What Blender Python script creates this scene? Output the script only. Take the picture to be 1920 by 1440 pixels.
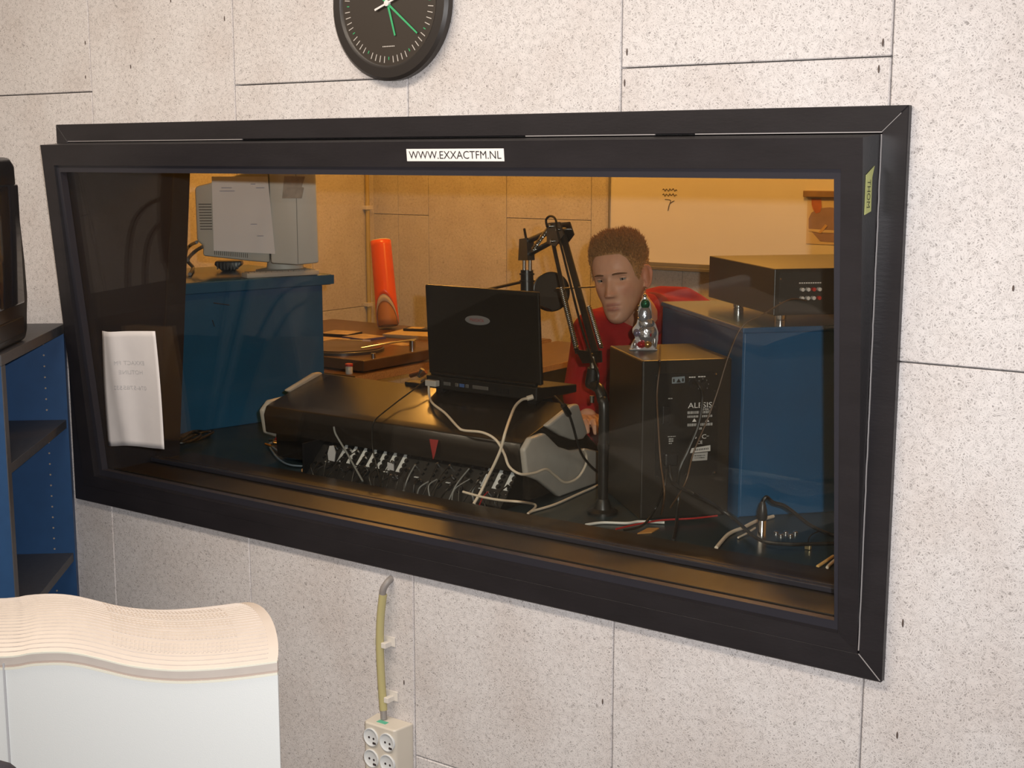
import bpy, bmesh, math, random
from mathutils import Vector, Matrix
random.seed(7)
V = Vector
for o in list(bpy.data.objects):
    bpy.data.objects.remove(o, do_unlink=True)
SC = bpy.context.scene
COL = SC.collection

# ------------------------------------------------------------------ camera
FPX = 2533.0
CAM = V((2.788, -2.146, 1.5))
yaw, pitch, roll = 0.619, -0.164, 0.001
fw = V((-math.sin(yaw)*math.cos(pitch), math.cos(yaw)*math.cos(pitch), math.sin(pitch)))
rt = V((math.cos(yaw), math.sin(yaw), 0))
up = rt.cross(fw)
r2 = rt*math.cos(roll)+up*math.sin(roll)
u2 = up*math.cos(roll)-rt*math.sin(roll)
cd = bpy.data.cameras.new('camera')
cd.sensor_width = 36.0
cd.lens = FPX/1920*36.0
cd.clip_start = 0.02
cam = bpy.data.objects.new('camera', cd)
M = Matrix((r2, u2, -fw)).transposed().to_4x4()
M.translation = CAM
cam.matrix_world = M
COL.objects.link(cam)
SC.camera = cam

# ------------------------------------------------------------------ world, lights, exposure
w = bpy.data.worlds.new('world'); SC.world = w
w.use_nodes = True
w.node_tree.nodes['Background'].inputs[0].default_value = (0.9, 0.95, 1.0, 1)
w.node_tree.nodes['Background'].inputs[1].default_value = 0.0
vs = SC.view_settings
vs.view_transform = 'Standard'; vs.look = 'None'; vs.gamma = 1.0; vs.use_curve_mapping = False
vs.exposure = -0.06

def lamp(name, kind, loc, power, color, size=0.1, aim=None, sizey=None):
    l = bpy.data.lights.new(name, kind); l.energy = power; l.color = color
    if kind == 'AREA':
        l.shape = 'RECTANGLE'; l.size = size; l.size_y = sizey or size
    else:
        l.shadow_soft_size = size
    o = bpy.data.objects.new(name, l); o.location = loc
    if aim is not None:
        d = V(aim)-V(loc); o.rotation_euler = d.to_track_quat('-Z', 'Y').to_euler()
    COL.objects.link(o)
    return o
# the flash on the photographer's camera: up and to the right of the lens
FL = CAM + r2*0.066 + u2*0.060
fl_ = lamp('camera_flash_offscreen', 'SPOT', FL, 225, (1.0, 0.985, 0.985), 0.012, FL+fw)
fl_.data.spot_size = math.radians(96); fl_.data.spot_blend = 1.0      # a flash throws its light forwards only
# strip light on the ceiling of the near room
lamp('near_room_tubes_offscreen', 'AREA', (0.7, -1.30, 2.54), 62, (1.0, 0.85, 0.69), 2.6, (0.7, -1.30, 0), 0.35)
# warm bulbs in the studio
lamp('studio_bulb_left_offscreen', 'POINT', (-0.95, 2.25, 2.30), 36, (1.0, 0.455, 0.085), 0.06)
lamp('studio_bulb_right_offscreen', 'POINT', (0.75, 2.05, 2.30), 42, (1.0, 0.455, 0.085), 0.06)

# ------------------------------------------------------------------ materials
def nodes(name):
    m = bpy.data.materials.new(name); m.use_nodes = True
    nt = m.node_tree; b = nt.nodes['Principled BSDF']
    return m, nt, b
def N(nt, kind, **kw):
    n = nt.nodes.new(kind)
    for k, v in kw.items():
        setattr(n, k, v)
    return n
def math_n(nt, op, a, b=None, c=None):
    n = nt.nodes.new('ShaderNodeMath'); n.operation = op
    for i, x in enumerate((a, b, c)):
        if x is None: continue
        if isinstance(x, (int, float)): n.inputs[i].default_value = x
        else: nt.links.new(x, n.inputs[i])
    return n.outputs[0]
def ramp(nt, fac, stops):
    n = nt.nodes.new('ShaderNodeValToRGB'); e = n.color_ramp.elements
    while len(e) < len(stops): e.new(0.5)
    for el, (p, c) in zip(e, stops):
        el.position = p; el.color = (*c, 1) if len(c) == 3 else c
    nt.links.new(fac, n.inputs[0])
    return n.outputs[0]
MATS = {}
def mat(name, col, rough=0.5, metal=0.0, spec=0.5, noise=0.0, nscale=40.0, bump=0.0, bscale=300.0, stretch=None,
        emit=None, estr=0.0, coat=0.0, trans=0.0, alpha=1.0, sss=0.0):
    """plain painted / plastic / metal surface with a procedural mottle and fine relief"""
    if name in MATS: return MATS[name]
    m, nt, b = nodes(name)
    b.inputs['Base Color'].default_value = (*col, 1)
    b.inputs['Roughness'].default_value = rough
    b.inputs['Metallic'].default_value = metal
    b.inputs['Specular IOR Level'].default_value = spec
    b.inputs['Coat Weight'].default_value = coat
    b.inputs['Transmission Weight'].default_value = trans
    b.inputs['Alpha'].default_value = alpha
    if sss:
        b.inputs['Subsurface Weight'].default_value = sss
        b.inputs['Subsurface Radius'].default_value = (0.012, 0.005, 0.003)
        b.inputs['Subsurface Scale'].default_value = 1.0
    if emit:
        b.inputs['Emission Color'].default_value = (*emit, 1)
        b.inputs['Emission Strength'].default_value = estr
    tc = N(nt, 'ShaderNodeTexCoord'); src = tc.outputs['Object']
    if stretch:
        mp = N(nt, 'ShaderNodeMapping'); mp.inputs['Scale'].default_value = stretch
        nt.links.new(src, mp.inputs[0]); src = mp.outputs[0]
    if noise:
        t = N(nt, 'ShaderNodeTexNoise'); t.inputs['Scale'].default_value = nscale; t.inputs['Detail'].default_value = 4
        nt.links.new(src, t.inputs['Vector'])
        lo = tuple(max(0, c*(1-noise)) for c in col); hi = tuple(min(1, c*(1+noise)) for c in col)
        nt.links.new(ramp(nt, t.outputs['Fac'], [(0.3, lo), (0.7, hi)]), b.inputs['Base Color'])
    if bump:
        t2 = N(nt, 'ShaderNodeTexNoise'); t2.inputs['Scale'].default_value = bscale; t2.inputs['Detail'].default_value = 2
        nt.links.new(src, t2.inputs['Vector'])
        bp = N(nt, 'ShaderNodeBump'); bp.inputs['Strength'].default_value = bump; bp.inputs['Distance'].default_value = 0.002
        nt.links.new(t2.outputs['Fac'], bp.inputs['Height']); nt.links.new(bp.outputs[0], b.inputs['Normal'])
    MATS[name] = m
    return m

def woodwool(name, light, gap, speck):
    """cement bonded wood wool board: pale shredded strands over darker gaps"""
    m, nt, b = nodes(name)
    tc = N(nt, 'ShaderNodeTexCoord'); oi = N(nt, 'ShaderNodeObjectInfo')
    mp0 = N(nt, 'ShaderNodeVectorMath', operation='ADD')
    sc = N(nt, 'ShaderNodeVectorMath', operation='SCALE'); sc.inputs[0].default_value = (7.3, 3.1, 5.7)
    nt.links.new(oi.outputs['Random'], sc.inputs['Scale'])
    nt.links.new(tc.outputs['Object'], mp0.inputs[0]); nt.links.new(sc.outputs[0], mp0.inputs[1])
    base = mp0.outputs[0]
    sp = N(nt, 'ShaderNodeSeparateXYZ'); nt.links.new(base, sp.inputs[0])
    cb = N(nt, 'ShaderNodeCombineXYZ')
    nt.links.new(math_n(nt, 'ADD', sp.outputs[0], sp.outputs[1]), cb.inputs[0]); nt.links.new(sp.outputs[2], cb.inputs[1])
    wn = N(nt, 'ShaderNodeTexNoise'); wn.inputs['Scale'].default_value = 30.0; wn.inputs['Detail'].default_value = 1.0
    nt.links.new(base, wn.inputs['Vector'])
    wsub = N(nt, 'ShaderNodeVectorMath', operation='SUBTRACT'); wsub.inputs[1].default_value = (0.5, 0.5, 0.5)
    nt.links.new(wn.outputs['Color'], wsub.inputs[0])
    wsc = N(nt, 'ShaderNodeVectorMath', operation='SCALE'); wsc.inputs['Scale'].default_value = 0.016
    nt.links.new(wsub.outputs[0], wsc.inputs[0])
    wadd = N(nt, 'ShaderNodeVectorMath', operation='ADD')
    nt.links.new(cb.outputs[0], wadd.inputs[0]); nt.links.new(wsc.outputs[0], wadd.inputs[1])
    prev = None
    for i, a in enumerate((8, 37, 66, 98, 127, 156)):              # one sheet of long thin cells per strand direction
        mp = N(nt, 'ShaderNodeMapping'); mp.vector_type = 'TEXTURE'
        mp.inputs['Rotation'].default_value = (0, 0, math.radians(a))
        mp.inputs['Scale'].default_value = (0.021, 0.0023, 1.0)
        mp.inputs['Location'].default_value = (i*0.37, i*0.11, 0)
        nt.links.new(wadd.outputs[0], mp.inputs[0])
        t = N(nt, 'ShaderNodeTexVoronoi'); t.voronoi_dimensions = '2D'; t.inputs['Scale'].default_value = 1.0
        nt.links.new(mp.outputs[0], t.inputs['Vector'])
        sr = N(nt, 'ShaderNodeSeparateColor'); nt.links.new(t.outputs['Color'], sr.inputs[0])
        s = N(nt, 'ShaderNodeMapRange'); s.interpolation_type = 'SMOOTHSTEP'
        s.inputs['From Min'].default_value = 0.46; s.inputs['From Max'].default_value = 0.24
        nt.links.new(t.outputs['Distance'], s.inputs['Value'])
        q = math_n(nt, 'MULTIPLY', s.outputs[0], math_n(nt, 'MULTIPLY_ADD', sr.outputs[0], 0.75, 0.25))
        prev = q if prev is None else math_n(nt, 'MAXIMUM', prev, q)
    col = ramp(nt, prev, [(0.04, gap), (0.40, tuple(x*.68+y*.32 for x, y in zip(light, gap))), (0.85, light)])
    big = N(nt, 'ShaderNodeTexNoise'); big.inputs['Scale'].default_value = 7.0; big.inputs['Detail'].default_value = 5
    nt.links.new(base, big.inputs['Vector'])
    mx = N(nt, 'ShaderNodeMix', data_type='RGBA', blend_type='MULTIPLY'); mx.inputs[0].default_value = 1.0
    nt.links.new(col, mx.inputs[6]); nt.links.new(ramp(nt, big.outputs['Fac'], [(0.25, (0.90, 0.87, 0.85)), (0.6, (1, 1, 1))]), mx.inputs[7])
    nt.links.new(mx.outputs[2], b.inputs['Base Color'])
    b.inputs['Roughness'].default_value = 0.9; b.inputs['Specular IOR Level'].default_value = 0.15
    bp = N(nt, 'ShaderNodeBump'); bp.inputs['Strength'].default_value = 0.4; bp.inputs['Distance'].default_value = 0.0015
    nt.links.new(prev, bp.inputs['Height']); nt.links.new(bp.outputs[0], b.inputs['Normal'])
    MATS[name] = m
    return m
def glass_pane(name, tint=0.97):
    m = bpy.data.materials.new(name); m.use_nodes = True
    nt = m.node_tree; nt.nodes.clear()
    out = N(nt, 'ShaderNodeOutputMaterial'); mix = N(nt, 'ShaderNodeMixShader')
    fr = N(nt, 'ShaderNodeFresnel'); geo = N(nt, 'ShaderNodeNewGeometry')      # same reflectance on the inner face of the sheet
    nt.links.new(math_n(nt, 'SUBTRACT', 1.33, math_n(nt, 'MULTIPLY', geo.outputs['Backfacing'], 1.33-1/1.33)), fr.inputs[0])
    tr = N(nt, 'ShaderNodeBsdfTransparent'); tr.inputs[0].default_value = (tint, tint, tint*0.985, 1)
    gl = N(nt, 'ShaderNodeBsdfGlossy'); gl.inputs['Roughness'].default_value = 0.0
    nt.links.new(fr.outputs[0], mix.inputs[0]); nt.links.new(tr.outputs[0], mix.inputs[1]); nt.links.new(gl.outputs[0], mix.inputs[2])
    nt.links.new(mix.outputs[0], out.inputs[0])
    MATS[name] = m
    return m

# ------------------------------------------------------------------ mesh helpers
def frame(o, ang=0.0):
    """local frame at o turned by ang degrees about z"""
    return Matrix.Translation(V(o)) @ Matrix.Rotation(math.radians(ang), 4, 'Z')
class MB:
    def __init__(s, T=None):
        s.bm = bmesh.new(); s.T = T or Matrix.Identity(4)
    def _v(s, p): return s.bm.verts.new(s.T @ V(p))
    def face(s, pts):
        return s.bm.faces.new([s._v(p) for p in pts])
    def hexa(s, a, b):
        """two quads a (near) and b (far), joined into a solid"""
        va = [s._v(p) for p in a]; vb = [s._v(p) for p in b]; n = len(a)
        s.bm.faces.new(va); s.bm.faces.new(vb[::-1])
        for i in range(n):
            j = (i+1) % n
            s.bm.faces.new((va[j], va[i], vb[i], vb[j]))
        return s
    def box(s, x0, x1, y0, y1, z0, z1, bev=0.0, seg=2):
        t = bmesh.new()
        c = [(x0, y0, z0), (x1, y0, z0), (x1, y1, z0), (x0, y1, z0), (x0, y0, z1), (x1, y0, z1), (x1, y1, z1), (x0, y1, z1)]
        vv = [t.verts.new(p) for p in c]
        for f in ((0, 3, 2, 1), (4, 5, 6, 7), (0, 1, 5, 4), (1, 2, 6, 5), (2, 3, 7, 6), (3, 0, 4, 7)):
            t.faces.new([vv[i] for i in f])
        if bev > 0:
            bmesh.ops.bevel(t, geom=t.edges[:], offset=bev, segments=seg, profile=0.5, affect='EDGES')
        s.merge(t); return s
    def merge(s, t, T=None):
        MM = s.T @ T if T is not None else s.T
        mp = {}
        for v in t.verts: mp[v] = s.bm.verts.new(MM @ v.co)
        for f in t.faces:
            try: s.bm.faces.new([mp[v] for v in f.verts])
            except ValueError: pass
        t.free()
    def prism(s, poly, ax, a, b, bev=0.0, seg=2):
        """polygon in the plane across axis ax ('x': (y,z), 'y': (x,z), 'z': (x,y)) extruded from a to b"""
        def P(q, h):
            return {'x': (h, q[0], q[1]), 'y': (q[0], h, q[1]), 'z': (q[0], q[1], h)}[ax]
        t = bmesh.new()
        va = [t.verts.new(P(q, a)) for q in poly]; vb = [t.verts.new(P(q, b)) for q in poly]
        t.faces.new(va); t.faces.new(vb[::-1]); n = len(poly)
        for i in range(n):
            j = (i+1) % n; t.faces.new((va[j], va[i], vb[i], vb[j]))
        bmesh.ops.recalc_face_normals(t, faces=t.faces[:])
        if bev > 0:
            bmesh.ops.bevel(t, geom=t.edges[:], offset=bev, segments=seg, profile=0.5, affect='EDGES')
        s.merge(t); return s
    def cyl(s, p, q, r, r1=None, n=16, cap=True):
        p = V(p); q = V(q); r1 = r if r1 is None else r1
        d = (q-p).normalized(); a = d.orthogonal().normalized(); b = d.cross(a)
        A = [s._v(p+(a*math.cos(2*math.pi*i/n)+b*math.sin(2*math.pi*i/n))*r) for i in range(n)]
        B = [s._v(q+(a*math.cos(2*math.pi*i/n)+b*math.sin(2*math.pi*i/n))*r1) for i in range(n)]
        for i in range(n):
            j = (i+1) % n; s.bm.faces.new((A[i], A[j], B[j], B[i]))
        if cap: s.bm.faces.new(A[::-1]); s.bm.faces.new(B)
        return s
    def tube(s, pts, r, n=8, smooth=True, sub=8, rads=None):
        pts = [V(p) for p in pts]
        if smooth and len(pts) > 2: pts, rads = spline(pts, sub, rads)
        if rads is None: rads = [r]*len(pts)
        prev = None; a = None
        for i, p in enumerate(pts):
            d = (pts[min(i+1, len(pts)-1)]-pts[max(i-1, 0)]).normalized()
            if a is None: a = d.orthogonal().normalized()
            a = (a-d*a.dot(d)).normalized(); b = d.cross(a)
            ring = [s._v(p+(a*math.cos(2*math.pi*k/n)+b*math.sin(2*math.pi*k/n))*rads[i]) for k in range(n)]
            if prev:
                for k in range(n):
                    j = (k+1) % n; s.bm.faces.new((prev[k], prev[j], ring[j], ring[k]))
            else: s.bm.faces.new(ring[::-1])
            prev = ring
        s.bm.faces.new(prev)
        return s
    def lathe(s, prof, o=(0, 0, 0), n=24, axis='z'):
        """(r, h) profile turned about an axis through o"""
        o = V(o); rings = []
        for r, h in prof:
            ring = []
            for k in range(n):
                c, sn = math.cos(2*math.pi*k/n)*max(r, 1e-5), math.sin(2*math.pi*k/n)*max(r, 1e-5)
                ring.append(s._v(o+V({'z': (c, sn, h), 'x': (h, c, sn), 'y': (sn, h, c)}[axis])))
            rings.append(ring)
        for A, B in zip(rings, rings[1:]):
            for k in range(n):
                j = (k+1) % n; s.bm.faces.new((A[k], A[j], B[j], B[k]))
        s.bm.faces.new(rings[0][::-1]); s.bm.faces.new(rings[-1])
        return s
    def ball(s, c, r, n=12, sx=1, sy=1, sz=1):
        t = bmesh.new(); bmesh.ops.create_uvsphere(t, u_segments=n, v_segments=max(6, n//2+2), radius=1.0)
        s.merge(t, Matrix.Translation(V(c)) @ Matrix.Diagonal((r*sx, r*sy, r*sz, 1))); return s
    def text(s, body, o, xd, yd, size, width=None, depth=0.0004, center=False):
        """lettering as thin raised print; o = lower left, xd = reading direction, yd = up the letters; width fits it"""
        c = bpy.data.curves.new('t', 'FONT'); c.body = body; c.size = 1.0; c.resolution_u = 3; c.extrude = 0.0
        ob = bpy.data.objects.new('t', c); COL.objects.link(ob)
        bpy.context.view_layer.update()
        me = bpy.data.meshes.new_from_object(ob.evaluated_get(bpy.context.evaluated_depsgraph_get()))
        bpy.data.objects.remove(ob); bpy.data.curves.remove(c)
        xs = [v.co.x for v in me.vertices]; ys = [v.co.y for v in me.vertices]
        x0, x1, y0, y1 = min(xs), max(xs), min(ys), max(ys)
        sy = size/(y1-y0); sx = (width/(x1-x0)) if width else sy
        xd = V(xd).normalized(); yd = V(yd).normalized(); nn = xd.cross(yd); o = V(o)
        off = (x1-x0)*sx/2 if center else 0
        vv = [s._v(o+xd*((v.co.x-x0)*sx-off)+yd*((v.co.y-y0)*sy)+nn*depth) for v in me.vertices]
        for p in me.polygons:
            try: s.bm.faces.new([vv[i] for i in p.vertices])
            except ValueError: pass
        bpy.data.meshes.remove(me)
        return s
    def build(s, name, m, parent=None, smooth=False, angle=40, origin=None):
        """link as ONE mesh object; coordinates collected are world coordinates"""
        if smooth is not None:
            bmesh.ops.recalc_face_normals(s.bm, faces=s.bm.faces[:])
        me = bpy.data.meshes.new(name)
        vs_ = [v.co.copy() for v in s.bm.verts]
        if parent is not None:
            X = parent.matrix_world.inverted() if parent.parent is None else (WORLD[parent.name]).inverted()
        else:
            if origin is None:
                xs = [v.x for v in vs_]; ys = [v.y for v in vs_]; zs = [v.z for v in vs_]
                origin = ((min(xs)+max(xs))/2, (min(ys)+max(ys))/2, min(zs))
            X = Matrix.Translation(-V(origin))
        for v in s.bm.verts: v.co = X @ v.co
        s.bm.to_mesh(me); s.bm.free()
        for mm in (m if isinstance(m, (list, tuple)) else [m]): me.materials.append(mm)
        if smooth:
            me.polygons.foreach_set('use_smooth', [True]*len(me.polygons))
            try: me.set_sharp_from_angle(angle=math.radians(angle))
            except Exception: pass
        o = bpy.data.objects.new(name, me); COL.objects.link(o)
        if parent is not None:
            o.parent = parent
            WORLD[o.name] = X.inverted()
        else:
            o.location = V(origin); WORLD[o.name] = Matrix.Translation(V(origin)); o.matrix_world = WORLD[o.name]
        return o
WORLD = {}
def spline(pts, sub, rads=None):
    out = []; ro = [] if rads else None; n = len(pts)
    for i in range(n-1):
        p0, p1, p2, p3 = pts[max(i-1, 0)], pts[i], pts[i+1], pts[min(i+2, n-1)]
        for k in range(sub):
            t = k/sub
            out.append(0.5*((2*p1)+(p2-p0)*t+(2*p0-5*p1+4*p2-p3)*t*t+(3*p1-p0-3*p2+p3)*t**3))
            if rads: ro.append(rads[i]*(1-t)+rads[i+1]*t)
    out.append(pts[-1])
    if rads: ro.append(rads[-1])
    return out, ro
def thing(name, label, cat, loc=(0, 0, 0), ang=0.0, group=None, kind=None):
    o = bpy.data.objects.new(name, None); o.empty_display_size = 0.05
    COL.objects.link(o); o.matrix_world = frame(loc, ang); WORLD[o.name] = frame(loc, ang)
    return tag(o, label, cat, group, kind)
def tag(o, label=None, cat=None, group=None, kind=None):
    if label: o['label'] = label
    if cat: o['category'] = cat
    if group: o['group'] = group
    if kind: o['kind'] = kind
    return o
# pixel of the photograph -> point, for measuring where things stand
def ray(px, py): return fw + r2*((px-960)/FPX) + u2*((720-py)/FPX)
def at_y(px, py, y): d = ray(px, py); return CAM+d*((y-CAM.y)/d.y)
def at_z(px, py, z): d = ray(px, py); return CAM+d*((z-CAM.z)/d.z)
def at_x(px, py, x): d = ray(px, py); return CAM+d*((x-CAM.x)/d.x)
def at_d(px, py, t): return CAM+ray(px, py)*t

# ------------------------------------------------------------------ shared materials
WW = woodwool('wood_wool_white', (0.65, 0.62, 0.615), (0.31, 0.29, 0.285), None)
WWB = woodwool('wood_wool_studio', (0.68, 0.645, 0.61), (0.36, 0.33, 0.30), None)
JOINT = mat('masonry_core', (0.30, 0.28, 0.27), 0.9)
PAINT = mat('frame_paint', (0.017, 0.015, 0.017), 0.36, spec=0.45, noise=0.12, nscale=30, bump=0.10, bscale=220, stretch=(0.3, 1, 1))
BEADM = mat('bead_paint', (0.026, 0.025, 0.032), 0.32, spec=0.5)
JAMBM = mat('jamb_paint', (0.017, 0.015, 0.017), 0.42, spec=0.4)
SILLM = mat('sill_gloss', (0.020, 0.016, 0.013), 0.36, spec=0.6, bump=0.05, bscale=90)
CAULK = mat('sealant_white', (0.30, 0.28, 0.28), 0.7)
GLASS = glass_pane('pane_glass', 0.965)
BLACKP = mat('black_plastic', (0.012, 0.012, 0.013), 0.35)

# ------------------------------------------------------------------ the setting
FL_Z, CE_Z = 0.0, 2.6
AX0, AX1, AY0 = -1.55, 4.3, -3.7           # near room
BX0, BX1, BY1 = -1.9, 3.0, 3.2             # studio
FLOORM = mat('floor_vinyl', (0.07, 0.065, 0.06), 0.6, noise=0.25, nscale=9)
CEILM = mat('ceiling_white', (0.72, 0.70, 0.67), 0.9, noise=0.04, nscale=20)
PLASTER = mat('plaster', (0.60, 0.55, 0.48), 0.9, noise=0.06, nscale=15)
DARKW = mat('dark_panelling', (0.06, 0.055, 0.05), 0.8, noise=0.2, nscale=8)
def struct(o): o['kind'] = 'structure'; return o
struct(MB().box(AX0-0.1, AX1+0.1, AY0-0.1, BY1+0.15, -0.1, 0.0).build('floor', FLOORM))
struct(MB().box(AX0-0.4, AX1+0.1, AY0-0.1, BY1+0.15, CE_Z, CE_Z+0.1).build('ceiling', CEILM))
struct(MB().box(AX1, AX1+0.1, AY0, 0.0, 0, CE_Z).build('wall_right', PLASTER))
struct(MB().box(AX0, AX1, AY0-0.1, AY0, 0, CE_Z).build('wall_rear', PLASTER))
struct(MB().box(BX1, BX1+0.1, 0.3, BY1, 0, CE_Z).build('wall_studio_right', PLASTER))

def board(parent, poly, ax, a, b, m):
    return MB().prism(poly, ax, a, b, bev=0.0018, seg=1).build('board', m, parent)
G = 0.0012
HJ = 1.664
# front wall: masonry core round the window, boards on the near face
wf = struct(thing('wall_front', None, None))
core = MB()
for x0, x1, z0, z1 in ((AX0, -0.075, 0, CE_Z), (1.98, AX1, 0, CE_Z), (-0.075, 1.98, 0, 0.655), (-0.075, 1.98, 1.53, CE_Z)):
    core.box(x0, x1, 0.026, 0.285, z0, z1)
core.build('core', JOINT, wf)
ZB, ZT = 0.66, 1.556
edges = [-1.55, -1.5, -1.0, -0.5, 0.0, 0.5, 1.0, 1.5, 2.0, 2.5, 3.0, 3.5, 4.0, 4.3]
joints = {-1.5: [1.175], -1.0: [0.215, 1.664], -0.5: [HJ], 0.0: [2.15], 0.5: [HJ], 1.0: [0.215, 2.2], 1.5: [HJ], 2.0: [1.176], 2.5: [0.6, 1.9], 3.0: [1.4]}
for x0, x1 in zip(edges, edges[1:]):
    zs = [0.0]+sorted(joints.get(x0, []))+[CE_Z]
    inside = x0 >= 0.0 and x1 <= 2.0
    for z0, z1 in zip(zs, zs[1:]):
        a, b, c, d = x0+G, x1-G, z0+G, z1-G
        if inside and c < ZT and d > ZB:
            if c < ZB: board(wf, [(a, c), (b, c), (b, ZB), (a, ZB)], 'y', 0.0, 0.025, WW)
            if d > ZT: board(wf, [(a, ZT), (b, ZT), (b, d), (a, d)], 'y', 0.0, 0.025, WW)
        elif x0 == -0.5 and c < ZB:
            xn = -0.10
            board(wf, [(a, c), (b, c), (b, ZB), (xn, ZB), (xn, ZT), (b, ZT), (b, d), (a, d)], 'y', 0.0, 0.025, WW)
        else:
            board(wf, [(a, c), (b, c), (b, d), (a, d)], 'y', 0.0, 0.025, WW)
HOLE = mat('nail_hole_rust', (0.09, 0.065, 0.055), 0.8)
for x, z, l in ((-0.015, 1.781, .012), (2.034, 1.401, .014), (2.064, 0.736, .018), (2.064, 0.537, .016), (0.971, 0.376, .014), (1.478, 0.455, .014), (1.985, 1.686, .016), (1.98, 1.645, .016),
                (1.512, 1.692, .016), (1.508, 1.638, .016), (0.15, 1.718, .012), (0.475, 1.81, .014), (-0.02, 1.70, .01), (2.21, 1.306, .012), (0.30, 1.86, .011)):
    MB(Matrix.Translation((x, -0.0006, z))).ball((0, 0, 0), 1.0, 8, 0.0018, 0.0009, l*0.42).build('nail_hole', HOLE, wf, smooth=True)

# left wall of the near room (seen mirrored in the glass)
wl = struct(thing('wall_left', None, None, (AX0, -1.8, 0)))
MB().box(AX0-0.12, AX0-0.027, AY0, 0.0, 0, CE_Z).build('core', JOINT, wl)
yy = [-3.7, -3.2, -2.7, -2.2, -1.7, -1.2, -0.7, -0.2, 0.0]
for i, (y0, y1) in enumerate(zip(yy, yy[1:])):
    zs = [0.0] + ([1.05] if i % 2 else [0.52, 1.62]) + [CE_Z]
    for z0, z1 in zip(zs, zs[1:]):
        board(wl, [(y0+G, z0+G), (y1-G, z0+G), (y1-G, z1-G), (y0+G, z1-G)], 'x', AX0-0.025, AX0, WW)

# studio walls
wb = struct(thing('wall_studio_back', None, None, (0.5, BY1, 0)))
MB().box(BX0-0.1, BX1+0.1, BY1+0.027, BY1+0.12, 0, CE_Z).build('core', JOINT, wb)
xs = [BX0, -1.74, -1.54, -1.055, -0.572, -0.09, 0.40, 0.88, 1.37, 1.85, 2.34, 2.82, 3.0]
hj = {1: [1.225], 0: [1.225], 2: [0.62, 1.9], 3: [1.225], 4: [0.62, 1.9], 5: [1.225], 6: [0.6]}
for i, (x0, x1) in enumerate(zip(xs, xs[1:])):
    zs = [0.0]+hj.get(i, [1.225])+[CE_Z]
    for z0, z1 in zip(zs, zs[1:]):
        board(wb, [(x0+(G if i else -.02), z0+G), (x1-G, z0+G), (x1-G, z1-G), (x0+(G if i else -.02), z1-G)], 'y', BY1, BY1+0.025, WWB)
ws = struct(thing('wall_studio_left', None, None, (BX0, 1.7, 0)))
MB().box(BX0-0.12, BX0-0.027, 0.29, BY1, 0, CE_Z).build('core', JOINT, ws)
yy = [0.29, 0.78, 1.27, 1.76, 2.25, 2.735, 3.2]
for i, (y0, y1) in enumerate(zip(yy, yy[1:])):
    zs = [0.0] + ([0.751, 2.2] if i % 2 else [0.3, 1.5]) + [CE_Z]
    for z0, z1 in zip(zs, zs[1:]):
        board(ws, [(y0+G, z0+G), (y1-G, z0+G), (y1-G, z1-G), (y0+G, z1-G)], 'x', BX0-0.025, BX0, WWB)

# ---- the studio window: flat trim on the wall, a box leaning out at the top, two panes
wn = struct(thing('window_1', None, None, (0.953, 0.0, 0.629)))
TX0, TX1, TZ0, TZ1 = -0.129, 2.037, 0.629, 1.587
IX0, IX1, IZ0, IZ1 = -0.087, 1.995, 0.671, 1.546
td = 0.014
for q in ([(TX0, TZ1), (TX1, TZ1), (IX1, IZ1), (IX0, IZ1)], [(TX1, TZ1), (TX1, TZ0), (IX1, IZ0), (IX1, IZ1)],
          [(TX1, TZ0), (TX0, TZ0), (IX0, IZ0), (IX1, IZ0)], [(TX0, TZ0), (TX0, TZ1), (IX0, IZ1), (IX0, IZ0)]):
    MB().prism(q, 'y', -td, 0.02, bev=0.0012, seg=1).build('trim_board', PAINT, wn)
def ty(z, off=0.0): return -0.09*(z-0.672)/0.864 + off        # the leaning face of the box
BX_0, BX_1, BZ0, BZ1 = -0.090, 1.993, 0.671, 1.536
OX0, OX1, OZ0, OZ1 = -0.047, 1.957, 0.699, 1.487
def leaf(q, off, back):
    """quad (x,z) on the leaning plane, at depth offsets off..back"""
    return [(x, ty(z, off), z) for x, z in q], [(x, ty(z, back), z) for x, z in q]
for nm, q in (('head', [(BX_0, BZ1), (BX_1, BZ1), (OX1, OZ1), (OX0, OZ1)]), ('stile', [(BX_1, BZ1), (BX_1, BZ0), (OX1, OZ0), (OX1, OZ1)]),
              ('rail', [(BX_1, BZ0), (BX_0, BZ0), (OX0, OZ0), (OX1, OZ0)]), ('stile', [(BX_0, BZ0), (BX_0, BZ1), (OX0, OZ1), (OX0, OZ0)])):
    f, bk = leaf(q, 0.0, 0.0)
    bk = [(x, 0.03, z + (0.010*(z-0.672)/0.864 if abs(z-BZ1) < 1e-6 else 0.0)) for x, z in q]
    f = [(x, min(y, -td-.0004), z) for x, y, z in f]
    MB().hexa(f, bk).build('box_'+nm, PAINT, wn)
gx0, gx1, gz0, gz1 = OX0+0.013, OX1-0.014, OZ0+0.016, OZ1-0.016
for q in ([(OX0, OZ1), (OX1, OZ1), (gx1, gz1), (gx0, gz1)], [(OX1, OZ1), (OX1, OZ0), (gx1, gz0), (gx1, gz1)],
          [(OX1, OZ0), (OX0, OZ0), (gx0, gz0), (gx1, gz0)], [(OX0, OZ0), (OX0, OZ1), (gx0, gz1), (gx0, gz0)]):
    f, bk = leaf(q, 0.006, 0.024)
    MB().hexa(f, bk).build('glazing_bead', BEADM, wn)
f, bk = leaf([(OX0+.002, OZ0+.002), (OX1-.002, OZ0+.002), (OX1-.002, OZ1-.002), (OX0+.002, OZ1-.002)], 0.025, 0.031)
MB().hexa(f, bk).build('front_pane', GLASS, wn)
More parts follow.
